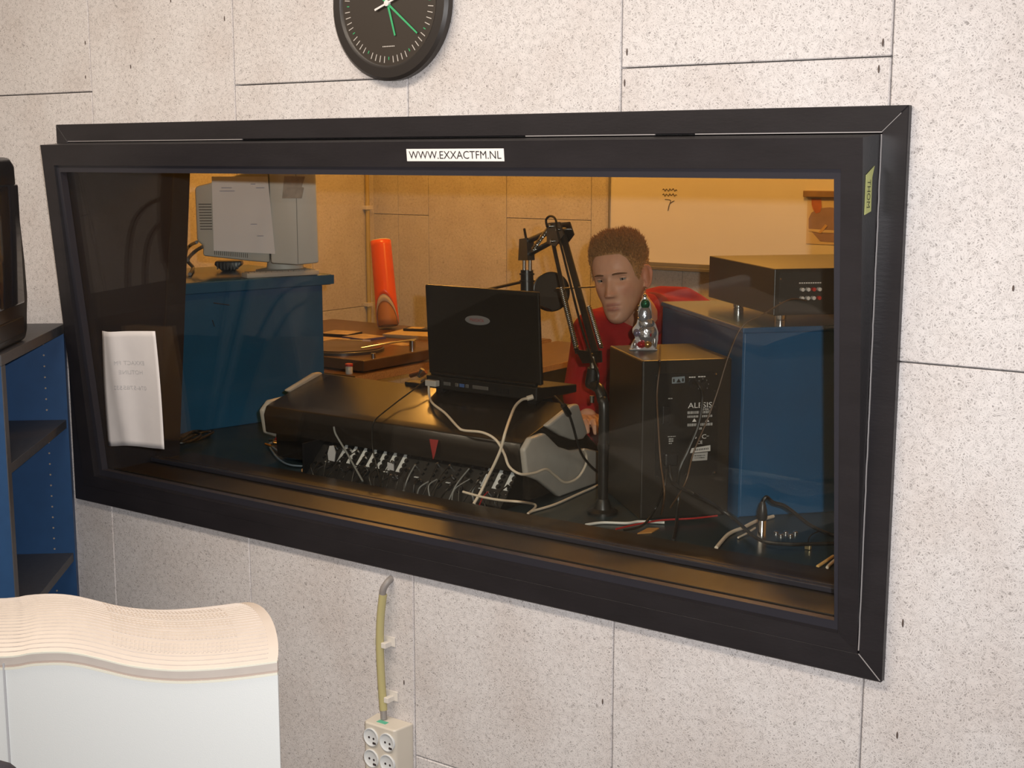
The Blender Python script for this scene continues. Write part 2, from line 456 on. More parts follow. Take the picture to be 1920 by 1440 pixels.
# lining of the opening
def ry(z, off=0.0): return 0.272 + 0.073*(z-0.72)/0.745 + off
LZ0, LZ1 = 0.70, 1.494
LX0, LX1 = -0.050, 1.960
for x, t in ((LX0, -0.022), (LX1, 0.018)):
    MB().prism([(ty(LZ0, .034), LZ0), (ry(LZ0), LZ0), (ry(LZ1), LZ1), (ty(LZ1, .034), LZ1)], 'x', x, x+t).build('jamb', JAMBM, wn)
MB().box(LX0-.02, LX1+.018, 0.0, 0.30, LZ1, LZ1+0.03).build('head_lining', JAMBM, wn)
MB().box(LX0, LX1, 0.034, 0.315, 0.685, 0.704, 0.002).build('sill', SILLM, wn)
MB().box(LX0, LX1, 0.052, 0.062, 0.704, 0.7075, 0.001).build('sill_strip', SILLM, wn)
def py_(z, off=0.0): return 0.185 + 0.10*(z-0.704)/0.78 + off
MB().hexa([(LX0+.004, py_(.708), .706), (LX1-.004, py_(.708), .706), (LX1-.004, py_(LZ1), LZ1-.002), (LX0+.004, py_(LZ1), LZ1-.002)],
          [(LX0+.004, py_(.708, .006), .706), (LX1-.004, py_(.708, .006), .706), (LX1-.004, py_(LZ1, .006), LZ1-.002), (LX0+.004, py_(LZ1, .006), LZ1-.002)]).build('rear_pane', GLASS, wn)
MB().box(LX0+.001, LX1-.001, py_(.71)-.016, py_(.71)-.001, .7045, .716, .002).build('glazing_bead', BEADM, wn)
MB().box(LX0+.001, LX1-.001, py_(.71)+.008, py_(.71)+.020, .7045, .714, .002).build('glazing_bead', BEADM, wn)
# white sealant lines where trim and box meet
rs = random.Random(3)
s_ = MB(); x = IX0+.004
for xa, xb in ((IX0+.003, IX0+.62), (1.30, 1.58), (1.66, IX1)): s_.box(xa, xb, -td-.0005, -td+.003, IZ1-.0014, IZ1+.0003)
s_.build('sealant', CAULK, wn)
s_ = MB(); pts = []
for i in range(60):
    z = IZ1-.004-(IZ1-IZ0-.01)*i/59
    pts.append((IX1-.0004+rs.uniform(-.0003, .0003), -td-.0002, z))
s_.tube(pts, .0012, 5, False); s_.build('sealant', CAULK, wn)
s_ = MB(); s_.tube([(IX1, -td-.0002, IZ0), (TX1-.003, -td-.0002, TZ0+.003)], .0009, 5, False); s_.build('sealant', CAULK, wn)
s_ = MB(); s_.tube([(IX1, -td+.0001, IZ1), (TX1-.012, -td+.0001, TZ1-.012)], .0006, 5, False); s_.build('sealant', CAULK, wn)
# ------------------------------------------------------------------ near room: things
WHITEP = mat('label_white', (0.80, 0.77, 0.76), 0.6)
INK = mat('ink_black', (0.012, 0.012, 0.012), 0.6)
# printed strip on the window box
def lean(px, py, off=0.0):
    k = 0.09/0.864; d = ray(px, py)
    t = (off-(CAM.y+k*(CAM.z-0.672)))/(d.y+k*d.z)
    return CAM+d*t
st = thing('printed_label', 'white strip label reading WWW.EXXACTFM.NL on the black window frame', 'label', (1.185, -0.0885, 1.497))
ld = V((0, -0.0885-(-0.0862), 0.022)).normalized(); ld = V((0, -0.09, 0.864)).normalized()
nrm = V((1, 0, 0)).cross(ld)
o0 = V((1.069, ty(1.4985), 1.4985)) + nrm*0.0006
m_ = MB(); a = o0; b = o0+V((0.234, 0, 0)); m_.hexa([a, b, b+ld*0.0235, a+ld*0.0235], [p-nrm*0.0009 for p in (a, b, b+ld*0.0235, a+ld*0.0235)])
m_.build('strip', WHITEP, st)
MB().text('WWW.EXXACTFM.NL', o0+V((0.006, 0, 0))+ld*0.0045, (1, 0, 0), ld, 0.0148, 0.222).build('lettering', INK, st, smooth=None)
# yellow-green tape on the side of the box
GT = mat('tape_yellow_green', (0.48, 0.50, 0.20), 0.6, noise=0.08)
tp = thing('tape_label', 'yellow-green tape reading THOM on the side of the window frame', 'label', (1.9935, -0.06, 1.415))
xs_ = 1.9935
def tq(y, z, d=0.0): return (xs_+0.0006+d, y, z)
m_ = MB()
poly = [(-0.0715, 1.478), (-0.037, 1.492), (-0.0455, 1.474), (-0.0445, 1.4205), (-0.0715, 1.4155)]
m_.hexa([tq(*q) for q in poly], [tq(*q, -0.0007) for q in poly]); m_.build('tape', GT, tp)
MB().text('THOM', (xs_+0.0008, -0.0655, 1.4705), (0, 0, -1), (0, 1, 0), 0.0135, 0.044).build('lettering', mat('ink_green_black', (0.05, 0.055, 0.02), 0.6), tp, smooth=None)

# wall clock
CC = V((0.971, 0.0, 1.809)); CR = 0.151
ck = thing('wall_clock', 'round black wall clock with green hands above the studio window', 'clock', (0.971, 0.0, 1.658))
CB = mat('clock_black', (0.022, 0.018, 0.016), 0.4)
CF = mat('clock_face', (0.028, 0.020, 0.014), 0.5)
CT = mat('clock_marks', (0.50, 0.46, 0.42), 0.6)
CG = mat('clock_green', (0.04, 0.36, 0.14), 0.5)
MB(Matrix.Translation(CC)).lathe([(0.10, -0.001), (CR-.006, -0.001), (CR, -0.006), (CR, -0.020), (CR-.006, -0.026), (CR-.024, -0.027), (CR-.030, -0.022), (0.10, -0.021)], axis='y', n=64).build('case', CB, ck, smooth=True)
MB(Matrix.Translation(CC)).lathe([(0.0, -0.0205), (CR-.029, -0.0205), (CR-.029, -0.0225), (0.0, -0.0225)], axis='y', n=64).build('dial', CF, ck, smooth=True)
def hand(name, ang, l0, l1, w0, w1, y, m, par):
    """clock angle in degrees clockwise from twelve"""
    a = math.radians(ang); d = V((math.sin(a), 0, math.cos(a))); s = V((math.cos(a), 0, -math.sin(a)))
    q = [CC+d*l0-s*w0, CC+d*l0+s*w0, CC+d*l1+s*w1, CC+d*l1-s*w1]
    MB().hexa([p+V((0, y, 0)) for p in q], [p+V((0, y+.0009, 0)) for p in q]).build(name, m, par)
for k in range(60):
    if k % 5: hand('minute_mark', k*6, 0.103, 0.116, 0.0007, 0.0008, -0.0232, CT, ck)
    else: hand('five_minute_mark', k*6, 0.104, 0.110, 0.0008, 0.0008, -0.0232, CG, ck)
hand('hour_hand', 164, -0.012, 0.066, 0.0026, 0.0018, -0.0250, CG, ck)
hand('minute_hand', 129, -0.014, 0.098, 0.0024, 0.0016, -0.0262, CG, ck)
hand('second_hand', 70, -0.034, 0.060, 0.0020, 0.0014, -0.0275, mat('clock_white', (0.72, 0.68, 0.66), 0.5), ck)
MB().lathe([(0.006, -0.0225), (0.006, -0.029), (0.0, -0.030)], CC, 16, 'y').build('hub', mat('clock_white', (0.7, 0.7, 0.7)), ck, smooth=True)
m_ = MB()
for k in range(9): m_.box(CC.x-.016+k*.0036, CC.x-.0136+k*.0036, -.0231, -.0228, CC.z-.0845, CC.z-.0825)
m_.build('faint_print', CT, ck)

# paper note taped to the far side of the front pane
PAPER = mat('note_paper', (0.72, 0.68, 0.67), 0.8, noise=0.03, nscale=18)
GREYINK = mat('ink_showing_through', (0.52, 0.50, 0.50), 0.8)
nt_ = thing('paper_note', 'folded white sheet stuck to the window glass with mirrored hotline lettering', 'paper', (0.11, 0.02, 0.78))
q = [lean(193, 620, -.002), lean(290, 621, -.002), lean(314, 841, -.004), lean(206, 836, -.004)]
tl, tr, br, bl = q
nx, ny = 16, 20
m_ = MB(); g = []
def notept(u, v):
    p = tl.lerp(tr, u).lerp(bl.lerp(br, u), v)
    fold = 0.22+0.16*v
    rel = abs(u-fold)
    bow = 0.010*math.exp(-(rel/0.14)**2) + 0.006*u*u*v + 0.003*math.sin(5*u+2*v)
    edge = 0.006*math.sin(math.pi*v)*(u-0.5)
    return p+V((edge, -0.0015-bow, 0.006*math.exp(-(rel/0.2)**2)*(v-0.2)))
for j in range(ny+1):
    g.append([m_._v(notept(i/nx, j/ny)) for i in range(nx+1)])
for j in range(ny):
    for i in range(nx): m_.bm.faces.new((g[j][i], g[j+1][i], g[j+1][i+1], g[j][i+1]))
sh = m_.build('sheet', PAPER, nt_, smooth=True, angle=70)
sm = sh.modifiers.new('thickness', 'SOLIDIFY'); sm.thickness = 0.0004
def notetext(body, u, v, w, h):
    me = MB().text(body, (0, 0, 0), (1, 0, 0), (0, 1, 0), 1.0, 1.0, 0.0)
    out = MB(); mp = {}
    for vv in me.bm.verts:
        uu = u + w*(1-vv.co.x); v2 = v - h*vv.co.y         # mirrored: the print is on the other side
        mp[vv] = out._v(notept(uu, v2)+V((0.0, -0.0012, 0)))
    for f in me.bm.faces:
        out.bm.faces.new([mp[x] for x in f.verts])
    me.bm.free()
    out.build('lettering', GREYINK, nt_, smooth=None)
notetext('EXXACT FM', 0.28, 0.285, 0.46, 0.034)
notetext('HOTLINE', 0.34, 0.365, 0.36, 0.034)
notetext('076-5785552', 0.24, 0.50, 0.50, 0.034)

# socket block with its conduit
SB = mat('socket_cream', (0.60, 0.55, 0.47), 0.45)
so = thing('socket_block', 'cream four-way wall socket block below the window', 'socket', (0.946, 0.0, 0.13))
x0, x1, z0, z1, yb = 0.893, 0.996, 0.135, 0.288, -0.055
MB().prism([(x0+.006, yb+.006), (x0+.012, yb), (x1-.012, yb), (x1-.006, yb+.006), (x1, 0.0), (x0, 0.0)], 'z', z0, z1, bev=0.003).build('housing', SB, so)
SW = mat('socket_insert', (0.66, 0.68, 0.69), 0.35); SD = mat('socket_dark', (0.04, 0.03, 0.03), 0.5)
for cx in (0.922, 0.968):
    for cz in (0.257, 0.208, 0.163):
        ins = MB(Matrix.Translation((cx, yb, cz))).lathe([(0.0205, 0.002), (0.0205, -0.0030), (0.0190, -0.0034), (0.0170, -0.0020), (0.0120, -0.0008), (0.0, -0.0004)], axis='y', n=28).build('outlet', SW, so, smooth=True)
        for sx in (-0.006, 0.007):
            MB().lathe([(0.0026, 0.001), (0.0026, -0.0012)], (cx+sx, yb, cz-abs(sx)*0.6+.002), 10, 'y').build('contact_hole', SD, ins)
        MB().box(cx+.006, cx+.0155, yb-.0034, yb+.002, cz-.0135, cz-.0095).build('earth_clip', SD, ins)
MB().box(0.925, 0.950, yb+.014, yb+.026, z1, z1+.0008).build('green_sticker', mat('sticker_green', (0.10, 0.42, 0.28), 0.5), so)
cv = thing('conduit', 'olive yellow plastic conduit with grey cable above the socket block', 'conduit', (0.925, 0.0, 0.288))
CY = mat('conduit_olive', (0.43, 0.38, 0.18), 0.4); CG2 = mat('cable_grey', (0.23, 0.21, 0.20), 0.5); CLIPM = mat('clip_white', (0.66, 0.62, 0.57), 0.5)
MB().tube([(0.930, -0.018, 0.573), (0.922, -0.018, 0.52), (0.9185, -0.018, 0.455), (0.921, -0.018, 0.38), (0.926, -0.018, 0.308)], 0.0088, 14).build('pipe', CY, cv, smooth=True)
MB().tube([(0.9275, -0.018, 0.565), (0.931, -0.018, 0.585), (0.937, -0.010, 0.600), (0.938, 0.004, 0.606)], 0.0075, 12).build('cable', CG2, cv, smooth=True)
MB().tube([(0.926, -0.018, 0.315), (0.928, -0.020, 0.302), (0.930, -0.022, 0.2885)], 0.0072, 12).build('cable', CG2, cv, smooth=True)
for cz, cx in ((0.462, 0.9185), (0.338, 0.924)):
    cl = MB()
    cl.box(cx-.012, cx+.030, -.0035, 0.0, cz-.010, cz+.012, .001)
    cl.box(cx+.008, cx+.020, -.024, -.0035, cz-.010, cz+.002, .001)
    cl.box(cx-.0115, cx-.0095, -.024, -.0035, cz-.006, cz+.010)
    cl.build('clip', CLIPM, cv)

# blue shelf unit standing askew beside the window
BLUE = mat('shelf_blue', (0.013, 0.054, 0.145), 0.45, noise=0.06, nscale=30)
SGREY = mat('shelf_dark_grey', (0.055, 0.055, 0.062), 0.5, noise=0.1, nscale=60)
Fp, Np = V((-0.137, -0.018, 0)), V((0.213, -0.428, 0))
L = (Np-Fp).length
T = Matrix.Translation(Fp) @ Matrix.Rotation(math.atan2((Np-Fp).y, (Np-Fp).x), 4, 'Z')     # local x along the front, -y to the back... 
D = 0.30
sf = thing('shelf_unit', 'tall dark blue shelf unit with grey edges beside the window', 'shelf', Fp, math.degrees(math.atan2((Np-Fp).y, (Np-Fp).x)))
# local +y points towards the window wall and the camera's right (the open front); the carcass lies at -y
th = 0.022
MB(T).box(0.0-th, 0.0, -D, 0.0, 0.0, 1.062).build('side_panel', BLUE, sf)
MB(T).box(L-.002, L+th, -D, 0.0, 0.0, 1.062).build('side_panel', BLUE, sf)
MB(T).box(0.0, L, -D, -D+0.008, 0.0, 1.062).build('back_panel', BLUE, sf)
MB(T).box(-th, L+th, -D, 0.001, 1.062, 1.086, .001).build('top', SGREY, sf)
for z in (0.816, 0.46, 0.09):
    MB(T).box(0.0015, L-.0035, -D+.008, -.004, z, z+.022, .001).build('shelf_board', SGREY, sf)
MB(T).box(L-.004, L+th+.001, -.0005, .0015, 0.0, 1.062).build('edge_strip', SGREY, sf)
HM = mat('pin_hole', (0.30, 0.24, 0.18), 0.6)
sp_ = sf
for k in range(30):
    z = 1.035-k*0.0285
    if abs(z-0.827) < .016: continue
    MB(T).lathe([(0.0024, 0.0), (0.0024, 0.0008)], (0.0, -0.052, z), 8, 'x').build('pin_hole', HM, sf)

# black television on the shelf unit
tvang = math.degrees(math.atan2((Np-Fp).y, (Np-Fp).x))
tv = thing('television', 'black tube television on top of the blue shelf unit', 'television', T @ V((0.42, -0.16, 1.086)), tvang)
TT = frame(T @ V((0.255, -0.002, 1.086)), tvang)
TVM = mat('tv_black', (0.014, 0.013, 0.014), 0.30); TVS = mat('tv_glass', (0.02, 0.02, 0.022), 0.08)
m_ = MB(TT)
prof = [(0.055, 0.0), (0.036, 0.02), (0.028, 0.06), (0.016, 0.10), (0.022, 0.18), (0.040, 0.27), (0.062, 0.36), (0.066, 0.405), (0.10, 0.42)]
m_.prism(prof+[(0.30, 0.42), (0.34, 0.36), (0.36, 0.2), (0.34, 0.02), (0.32, 0.0)], 'y', -0.27, -0.008, bev=0.012, seg=3)
m_.build('cabinet', TVM, tv, smooth=True)
m_ = MB(TT); m_.prism([(0.08, 0.09), (0.08, 0.36), (0.31, 0.36), (0.31, 0.09)], 'y', -0.012, 0.0, bev=0.004); m_.build('screen', TVS, tv, smooth=True)
MB(TT).box(0.08, 0.31, -0.02, -0.004, 0.02, 0.06, .003).build('control_strip', TVM, tv)
for k in range(7):
    MB(TT).box(0.016, 0.0295, -0.26+k*.026, -0.246+k*.026, 0.035, 0.05, .001).build('vent', BLACKP, tv)
m_ = MB(TT); m_.tube([(0.0185, -0.020, 0.11), (0.027, -0.020, 0.19), (0.045, -0.020, 0.28), (0.0635, -0.020, 0.355)], .006, 8); m_.build('edge_highlight', mat('tv_highlight_grey', (0.16, 0.155, 0.18), 0.3), tv, smooth=True)  # grey strip stands in for the highlight on the curved edge
# aerial leads that loop down behind the shelf unit
for k, pp in enumerate(([(0.10, -0.285, 0.20), (0.04, -0.36, 0.22), (-0.06, -0.42, 0.14), (-0.12, -0.42, -0.12), (-0.13, -0.42, -0.5), (-0.12, -0.42, -1.08)], [(0.12, -0.285, 0.16), (0.06, -0.35, 0.17), (-0.03, -0.40, 0.08), (-0.07, -0.40, -0.2), (-0.08, -0.40, -1.08)])):
    tag(MB(TT).tube(pp, 0.006, 8).build('television_lead', BLACKP, smooth=True), ('upper' if k == 0 else 'lower')+' black lead looping behind the tube television', 'cable', 'television leads')

# beige tube monitor in the foreground, on a low table
BEIGE = mat('monitor_beige', (0.41, 0.36, 0.32), 0.5, noise=0.03); OFFW = mat('monitor_offwhite', (0.53, 0.54, 0.53), 0.5, bump=0.08, bscale=700)
BEIGE2 = mat('monitor_beige_band', (0.36, 0.29, 0.25), 0.5)
CREAM = mat('monitor_cream_edge', (0.56, 0.54, 0.46), 0.45)
zn = 0.885
pA = at_z(5, 1228, zn); pB = at_z(520, 1243, zn)
mx_ = (pB-pA); ang = math.degrees(math.atan2(mx_.y, mx_.x)); Lm = mx_.length
TM = frame(V((pA.x, pA.y, zn)), ang)
mo = thing('beige_monitor', 'beige tube monitor with a wavy ribbed top and white side', 'monitor', TM @ V((Lm*.3, .15, -0.40)), ang)
Wm = 0.245
def shear(v): return 0.115*max(0.0, v)**1.4      # the housing tapers: every rib bends away towards the far side
# wave of the top edge along the body: from pixel readings of the near edge
near = [(-260, 1236), (-120, 1240), (8, 1230), (60, 1223), (110, 1221), (150, 1225), (190, 1234), (240, 1246), (290, 1253), (340, 1255.5), (400, 1253), (460, 1247), (520, 1239)]
def near_pt(px, py):
    # on the vertical side plane of the body
    n = V((-math.sin(math.radians(ang)), math.cos(math.radians(ang)), 0)); d = ray(px, py)
    t = ((V((pA.x, pA.y, 0))-CAM).dot(n))/d.dot(n); return TM.inverted() @ (CAM+d*t)
wave = [(near_pt(*p).x, near_pt(*p).z) for p in near if p[0] > -100]
wave = [(-0.20, 0.0), (-0.10, -.004)]+wave[0:]
wx, _r = spline([V((x, 0, z)) for x, z in wave], 5)
def topz(v):   # dome across the body, v from 0 (near) to 1 (far)
    return 0.030*math.sin(math.pi*min(1, v*0.93+0.03))**0.8 - 0.012*v
cols = []
nv = 24
m_ = MB(TM); gr = []
xe = wx[-1].x
for p in wx:
    row = []
    for j in range(nv+1):
        v = j/nv
        inset = 0.0
        row.append(m_._v((min(p.x, xe)-shear(v), v*Wm, p.z+topz(v)-topz(0))))
    gr.append(row)
for i in range(len(gr)-1):
    for j in range(nv): m_.bm.faces.new((gr[i][j], gr[i+1][j], gr[i+1][j+1], gr[i][j+1]))
# end skirts so that the shell is solid
for i in range(len(gr)-1):
    for j in (0, nv):
        a_, b_ = gr[i][j], gr[i+1][j]
        lo = [m_.bm.verts.new(TM @ (TM.inverted() @ x.co + V((0, 0, -0.012)))) for x in (a_, b_)]
        m_.bm.faces.new((a_, b_, lo[1], lo[0]) if j == nv else (b_, a_, lo[0], lo[1]))
m_.build('ribbed_top', BEIGE, mo, smooth=True, angle=60)
# long ribs moulded along the wave
def surf(x, v, h=0.0):
    i = max(1, next((q for q in range(len(wx)) if wx[q].x >= x), len(wx)-1)); a_, b_ = wx[i-1], wx[i]
    k = 0 if b_.x == a_.x else (x-a_.x)/(b_.x-a_.x)
    return V((x-shear(v), v*Wm, a_.z+(b_.z-a_.z)*k+topz(v)-topz(0)+h))
for j in range(26):
    m_ = MB(TM); v = 0.03+j*0.0355
    m_.tube([surf(p.x, v, .0001) for p in wx[::2] if p.x < xe-.004], 0.0008, 5, False)
    m_.build('rib', BEIGE, mo, smooth=True)
# vent field of short cross slots
for k in range(30):
    for r in range(5):
        x = 0.135+k*0.0056; v = 0.12+r*0.13
        if x > xe-0.03: continue
        q = [(x, v), (x+.0022, v), (x+.0022, v+.09), (x, v+.09)]
        MB(TM).hexa([surf(*p, .0008) for p in q], [surf(*p, -.002) for p in q]).build('vent_slot', BEIGE, mo)
# beige band and cream seam under the wave, then the white side
def side(name, d0, d1, off, m):
    m_ = MB(TM); a_ = []
    for p in wx:
        a_.append([m_._v((p.x, off, p.z-d0)), m_._v((p.x, off, p.z-d1 if d1 is not None else -0.37)), m_._v((p.x, 0.004, p.z-d0)), m_._v((p.x, 0.004, p.z-d1 if d1 is not None else -0.37))])
    for i in range(len(a_)-1):
        m_.bm.faces.new((a_[i][0], a_[i][1], a_[i+1][1], a_[i+1][0]))
        m_.bm.faces.new((a_[i][0], a_[i+1][0], a_[i+1][2], a_[i][2])); m_.bm.faces.new((a_[i][1], a_[i][3], a_[i+1][3], a_[i+1][1]))
    m_.bm.faces.new((a_[-1][0], a_[-1][1], a_[-1][3], a_[-1][2]))
    return m_.build(name, m, mo, smooth=True)
side('cream_edge', 0.0, 0.0022, -0.0012, CREAM)
side('beige_band', 0.0022, 0.015, 0.0002, BEIGE2)
side('cream_edge', 0.015, 0.018, -0.0014, CREAM)
side('side_panel', 0.018, None, 0.0, OFFW)
MB(TM).prism([(-.2, 0.0042), (xe-.0005, 0.0042), (xe-shear(.3), Wm*.3), (xe-shear(.6), Wm*.6), (xe-shear(1), Wm), (-.2, Wm)], 'z', -0.37, -0.045).build('housing', OFFW, mo)
p8 = near_pt(8, 1240)
MB(TM).box(p8.x-.0015, p8.x+.0005, -0.0024, 0.001, -0.36, p8.z-.002).build('seam', mat('seam_grey', (0.35, 0.35, 0.36), 0.6), mo)
MB(TM).box(-0.245, -0.20, -0.012, Wm+.012, -0.36, 0.03, .012, 3).build('front_bezel', OFFW, mo)
MB(TM).lathe([(0.11, -0.40), (0.11, -0.39), (0.07, -0.372), (0.07, -0.365)], (0.0, Wm/2, 0), 28).build('swivel_foot', OFFW, mo, smooth=True)
tb = thing('side_table', 'low grey table under the beige monitor', 'table', TM @ V((0, .14, -zn)), ang)
TG = mat('table_grey', (0.32, 0.31, 0.30), 0.5, noise=0.05)
MB(TM).box(-0.42, 0.46, -0.14, 0.44, -0.43, -0.40, .003).build('table_top', TG, tb)
for x in (-0.38, 0.42):
    for y in (-0.10, 0.40): MB(TM).box(x-.02, x+.02, y-.02, y+.02, -zn, -0.43, .002).build('leg', TG, tb)

# dark chair back just entering the lower left corner
CHB = mat('chair_fabric_black', (0.010, 0.008, 0.014), 0.8, bump=0.3, bscale=900)
q = at_d(-78, 1486, 1.15)
ch = thing('office_chair', 'black padded office chair in front of the beige monitor', 'chair', (q.x, q.y, 0), ang)
TC = frame((q.x, q.y, 0), ang)
zt = q.z + 0.028
MB(TC).box(-0.20, 0.055, -0.035, 0.03, zt-0.40, zt, .028, 4).build('backrest', CHB, ch, smooth=True)
MB(TC).box(-0.28, 0.10, -0.50, -0.04, 0.44, 0.52, .03, 4).build('seat', CHB, ch, smooth=True)
MB(TC).tube([(-0.07, 0.02, zt-.2), (-0.07, 0.06, 0.5), (-0.07, 0.0, 0.43), (-0.07, -0.15, 0.425)], .014, 10).build('back_stem', BLACKP, ch, smooth=True)
MB(TC).cyl((-0.09, -0.26, 0.08), (-0.09, -0.26, 0.44), .025).build('post', BLACKP, ch, smooth=True)
for k in range(5):
    a = math.radians(72*k+20); e = (-0.09+.26*math.cos(a), -0.26+.26*math.sin(a), 0.05)
    lg = MB(TC).cyl((-0.09, -0.26, 0.10), e, .018, .012).build('foot_arm', BLACKP, ch, smooth=True)
    MB(TC).ball((e[0], e[1], 0.025), .025, 10).build('castor', BLACKP, lg, smooth=True)
# ------------------------------------------------------------------ studio: furniture
def at_plane(px, py, P, ang):
    n = V((-math.sin(math.radians(ang)), math.cos(math.radians(ang)), 0)); d = ray(px, py)
    return CAM+d*((V((P[0], P[1], 0))-V((CAM.x, CAM.y, 0))).dot(n)/d.dot(n))
ZD = 0.68
DESKM = mat('desk_gloss_teal', (0.016, 0.028, 0.034), 0.30, spec=0.5, noise=0.25, nscale=5, bump=0.04, bscale=140)
CABB = mat('cabinet_blue', (0.012, 0.085, 0.20), 0.34, spec=0.4, noise=0.10, nscale=6, bump=0.22, bscale=260)
CABT = mat('cabinet_top', (0.012, 0.085, 0.20), 0.22, spec=0.6, bump=0.03, bscale=120)
WOOD = mat('edge_wood', (0.40, 0.22, 0.09), 0.5, noise=0.3, nscale=30, stretch=(1, 8, 8))
dk = thing('studio_desk', 'dark glossy teal studio desk behind the window', 'desk', (0.7, 0.7, 0.0))
poly = [(-0.95, 0.322), (2.25, 0.322), (2.25, 1.62), (1.45, 1.62), (1.02, 1.16), (1.02, 1.0), (-0.1, 1.0), (-0.1, 1.25), (-0.95, 1.25)]
MB().prism(poly, 'z', 0.648, ZD, bev=0.003).build('desk_top', DESKM, dk)
for x, y in ((-0.90, 0.37), (-0.90, 1.2), (-0.16, 1.2), (0.4, 0.4), (0.2, 0.95), (2.19, 0.37), (2.19, 1.56), (1.5, 1.56), (1.4, 0.4)):
    MB().box(x-.025, x+.025, y-.025, y+.025, 0, 0.648, .003).build('leg', BLACKP, dk)
MB().box(-0.95, 2.25, 0.335, 0.350, 0.2, 0.648).build('modesty_panel', DESKM, dk)

# left cabinet
A = at_z(345, 813, ZD); B = at_z(610, 775, ZD)
angL = math.degrees(math.atan2(B.y-A.y, B.x-A.x)); LA = V((A.x, A.y, 0)); TL = frame(LA, angL)
lenL = (B-A).length
cl_ = thing('desk_cabinet', 'glossy blue desk cabinet carrying the beige studio monitor', 'cabinet', LA+V((0, 0, ZD)), angL)
MB(TL).box(-0.20, lenL, 0.0, 0.50, ZD, 1.102, .003).build('body', CABB, cl_)
MB(TL).box(-0.20, lenL+0.035, -0.012, 0.52, 1.102, 1.137, .009, 3).build('top', CABT, cl_, smooth=True)
MB(TL).box(-0.20, lenL+0.036, -0.0135, -0.0115, 1.105, 1.134).build('edge_band', CABB, cl_)
for k, (a, b) in enumerate((((400, 568), (430, 572)), ((398, 600), (402, 612)))):
    pa, pb = at_plane(*a, LA, angL), at_plane(*b, LA, angL)
    MB().tube([pa, pb], .0018, 5, False).build('scratch', BLACKP, cl_)
# right cabinet, turned towards the corner
A = at_z(1383, 970, ZD); angR = 47.4; RA = V((A.x, A.y, 0)); TR = frame(RA, angR)
cr_ = thing('desk_cabinet', 'blue desk cabinet under the black amplifier, beside the loudspeaker', 'cabinet', RA+V((0, 0, ZD)), angR)
CABS = mat('cabinet_side_dark', (0.022, 0.030, 0.034), 0.35, spec=0.5)
MB(TR).box(0.004, 0.46, 0.0, 0.58, ZD, 1.112, .003).build('body', CABB, cr_)
MB(TR).box(0.0, 0.004, 0.0, 0.58, ZD, 1.112).build('side_panel', CABB, cr_)
MB(TR).box(-0.002, 0.465, -0.004, 0.59, 1.112, 1.125, .003).build('top', CABT, cr_)

# amplifier on the right cabinet
A = at_z(1450, 592, 1.147); TA = frame((A.x, A.y, 1.147), 47.0)
am = thing('amplifier', 'black metal amplifier seen from behind on the blue cabinet beside the loudspeaker', 'amplifier', (A.x, A.y, 1.125), 47.0)
AMM = mat('amp_black', (0.024, 0.020, 0.016), 0.38, metal=0.0, spec=0.6, bump=0.06, bscale=500)
MB(TA).box(0.0, 0.43, 0.0, 0.44, 0.0, 0.108, .002).build('case', AMM, am)
MB(TA).box(0.012, 0.42, -0.0015, 0.0, 0.006, 0.100).build('rear_plate', mat('amp_rear', (0.03, 0.026, 0.022), 0.5), am)
CHROME = mat('chrome', (0.75, 0.75, 0.76), 0.15, metal=1.0)
for x, y in ((0.03, 0.03), (0.03, 0.30), (0.40, 0.03), (0.40, 0.40)):
    MB(TA).lathe([(0.013, -0.022), (0.013, -0.014), (0.010, -0.013), (0.013, -0.012), (0.013, 0.0)], (x, y, 0), 18).build('foot', CHROME, am, smooth=True)
RCAW = mat('rca_white', (0.65, 0.62, 0.58), 0.4); RCAR = mat('rca_red', (0.50, 0.04, 0.03), 0.4)
for i in range(4):
    for j in range(2):
        p = TA @ V((0.070+i*0.014, 0, 0.060-j*0.020))
        MB(TA).lathe([(0.0045, 0.0), (0.0045, -0.010), (0.0025, -0.010)], (0.066+i*0.014, -0.0015, 0.060-j*0.020), 12, 'y').build('phono_socket', RCAR if (i == 3 and j == 1) or (i == 2 and j == 0) else RCAW, am, smooth=True)
m_ = MB(TA)
for k in range(10): m_.box(0.060+k*.0056, 0.0640+k*.0056, -.0018, -.0014, 0.073, 0.076)
m_.build('faint_print', RCAW, am)
for x, z in ((0.014, 0.085), (0.014, 0.03), (0.16, 0.09), (0.16, 0.02), (0.30, 0.05)):
    MB(TA).lathe([(0.002, -0.0015), (0.002, -0.003)], (x, 0, z), 8, 'y').build('screw', CHROME, am)

# loudspeaker, back towards the window
S = at_z(1200, 975, ZD); angS = 48.0; SA = V((S.x, S.y, 0)); TS = frame((S.x, S.y, ZD), angS)
WS, DS, HS = 0.216, 0.262, 0.372
sk = thing('loudspeaker', 'black studio loudspeaker seen from behind with its white printed amplifier plate', 'loudspeaker', (S.x, S.y, ZD), angS)
SPKM = mat('speaker_vinyl', (0.020, 0.017, 0.014), 0.33, spec=0.55, bump=0.10, bscale=420)
PLATE = mat('speaker_plate', (0.008, 0.0075, 0.007), 0.40)
PRINT = mat('print_white', (0.75, 0.74, 0.72), 0.6); PRG = mat('print_grey', (0.36, 0.36, 0.35), 0.6)
MB(TS).box(0, WS, 0, DS, 0, HS, .004).build('cabinet', SPKM, sk)
def sp(px, py):
    q = TS.inverted() @ at_plane(px, py, SA, angS); return q.x, q.z
def splate(name, q, m, y0=-0.003, y1=0.0, par=None):
    pts = [sp(*p) for p in q]
    return MB(TS).prism(pts, 'y', y0, y1).build(name, m, par or sk)
pl = splate('amplifier_plate', [(1229, 701), (1346, 697), (1344, 889), (1228, 897)], PLATE)
sx_ = TS.to_3x3() @ V((1, 0, 0))
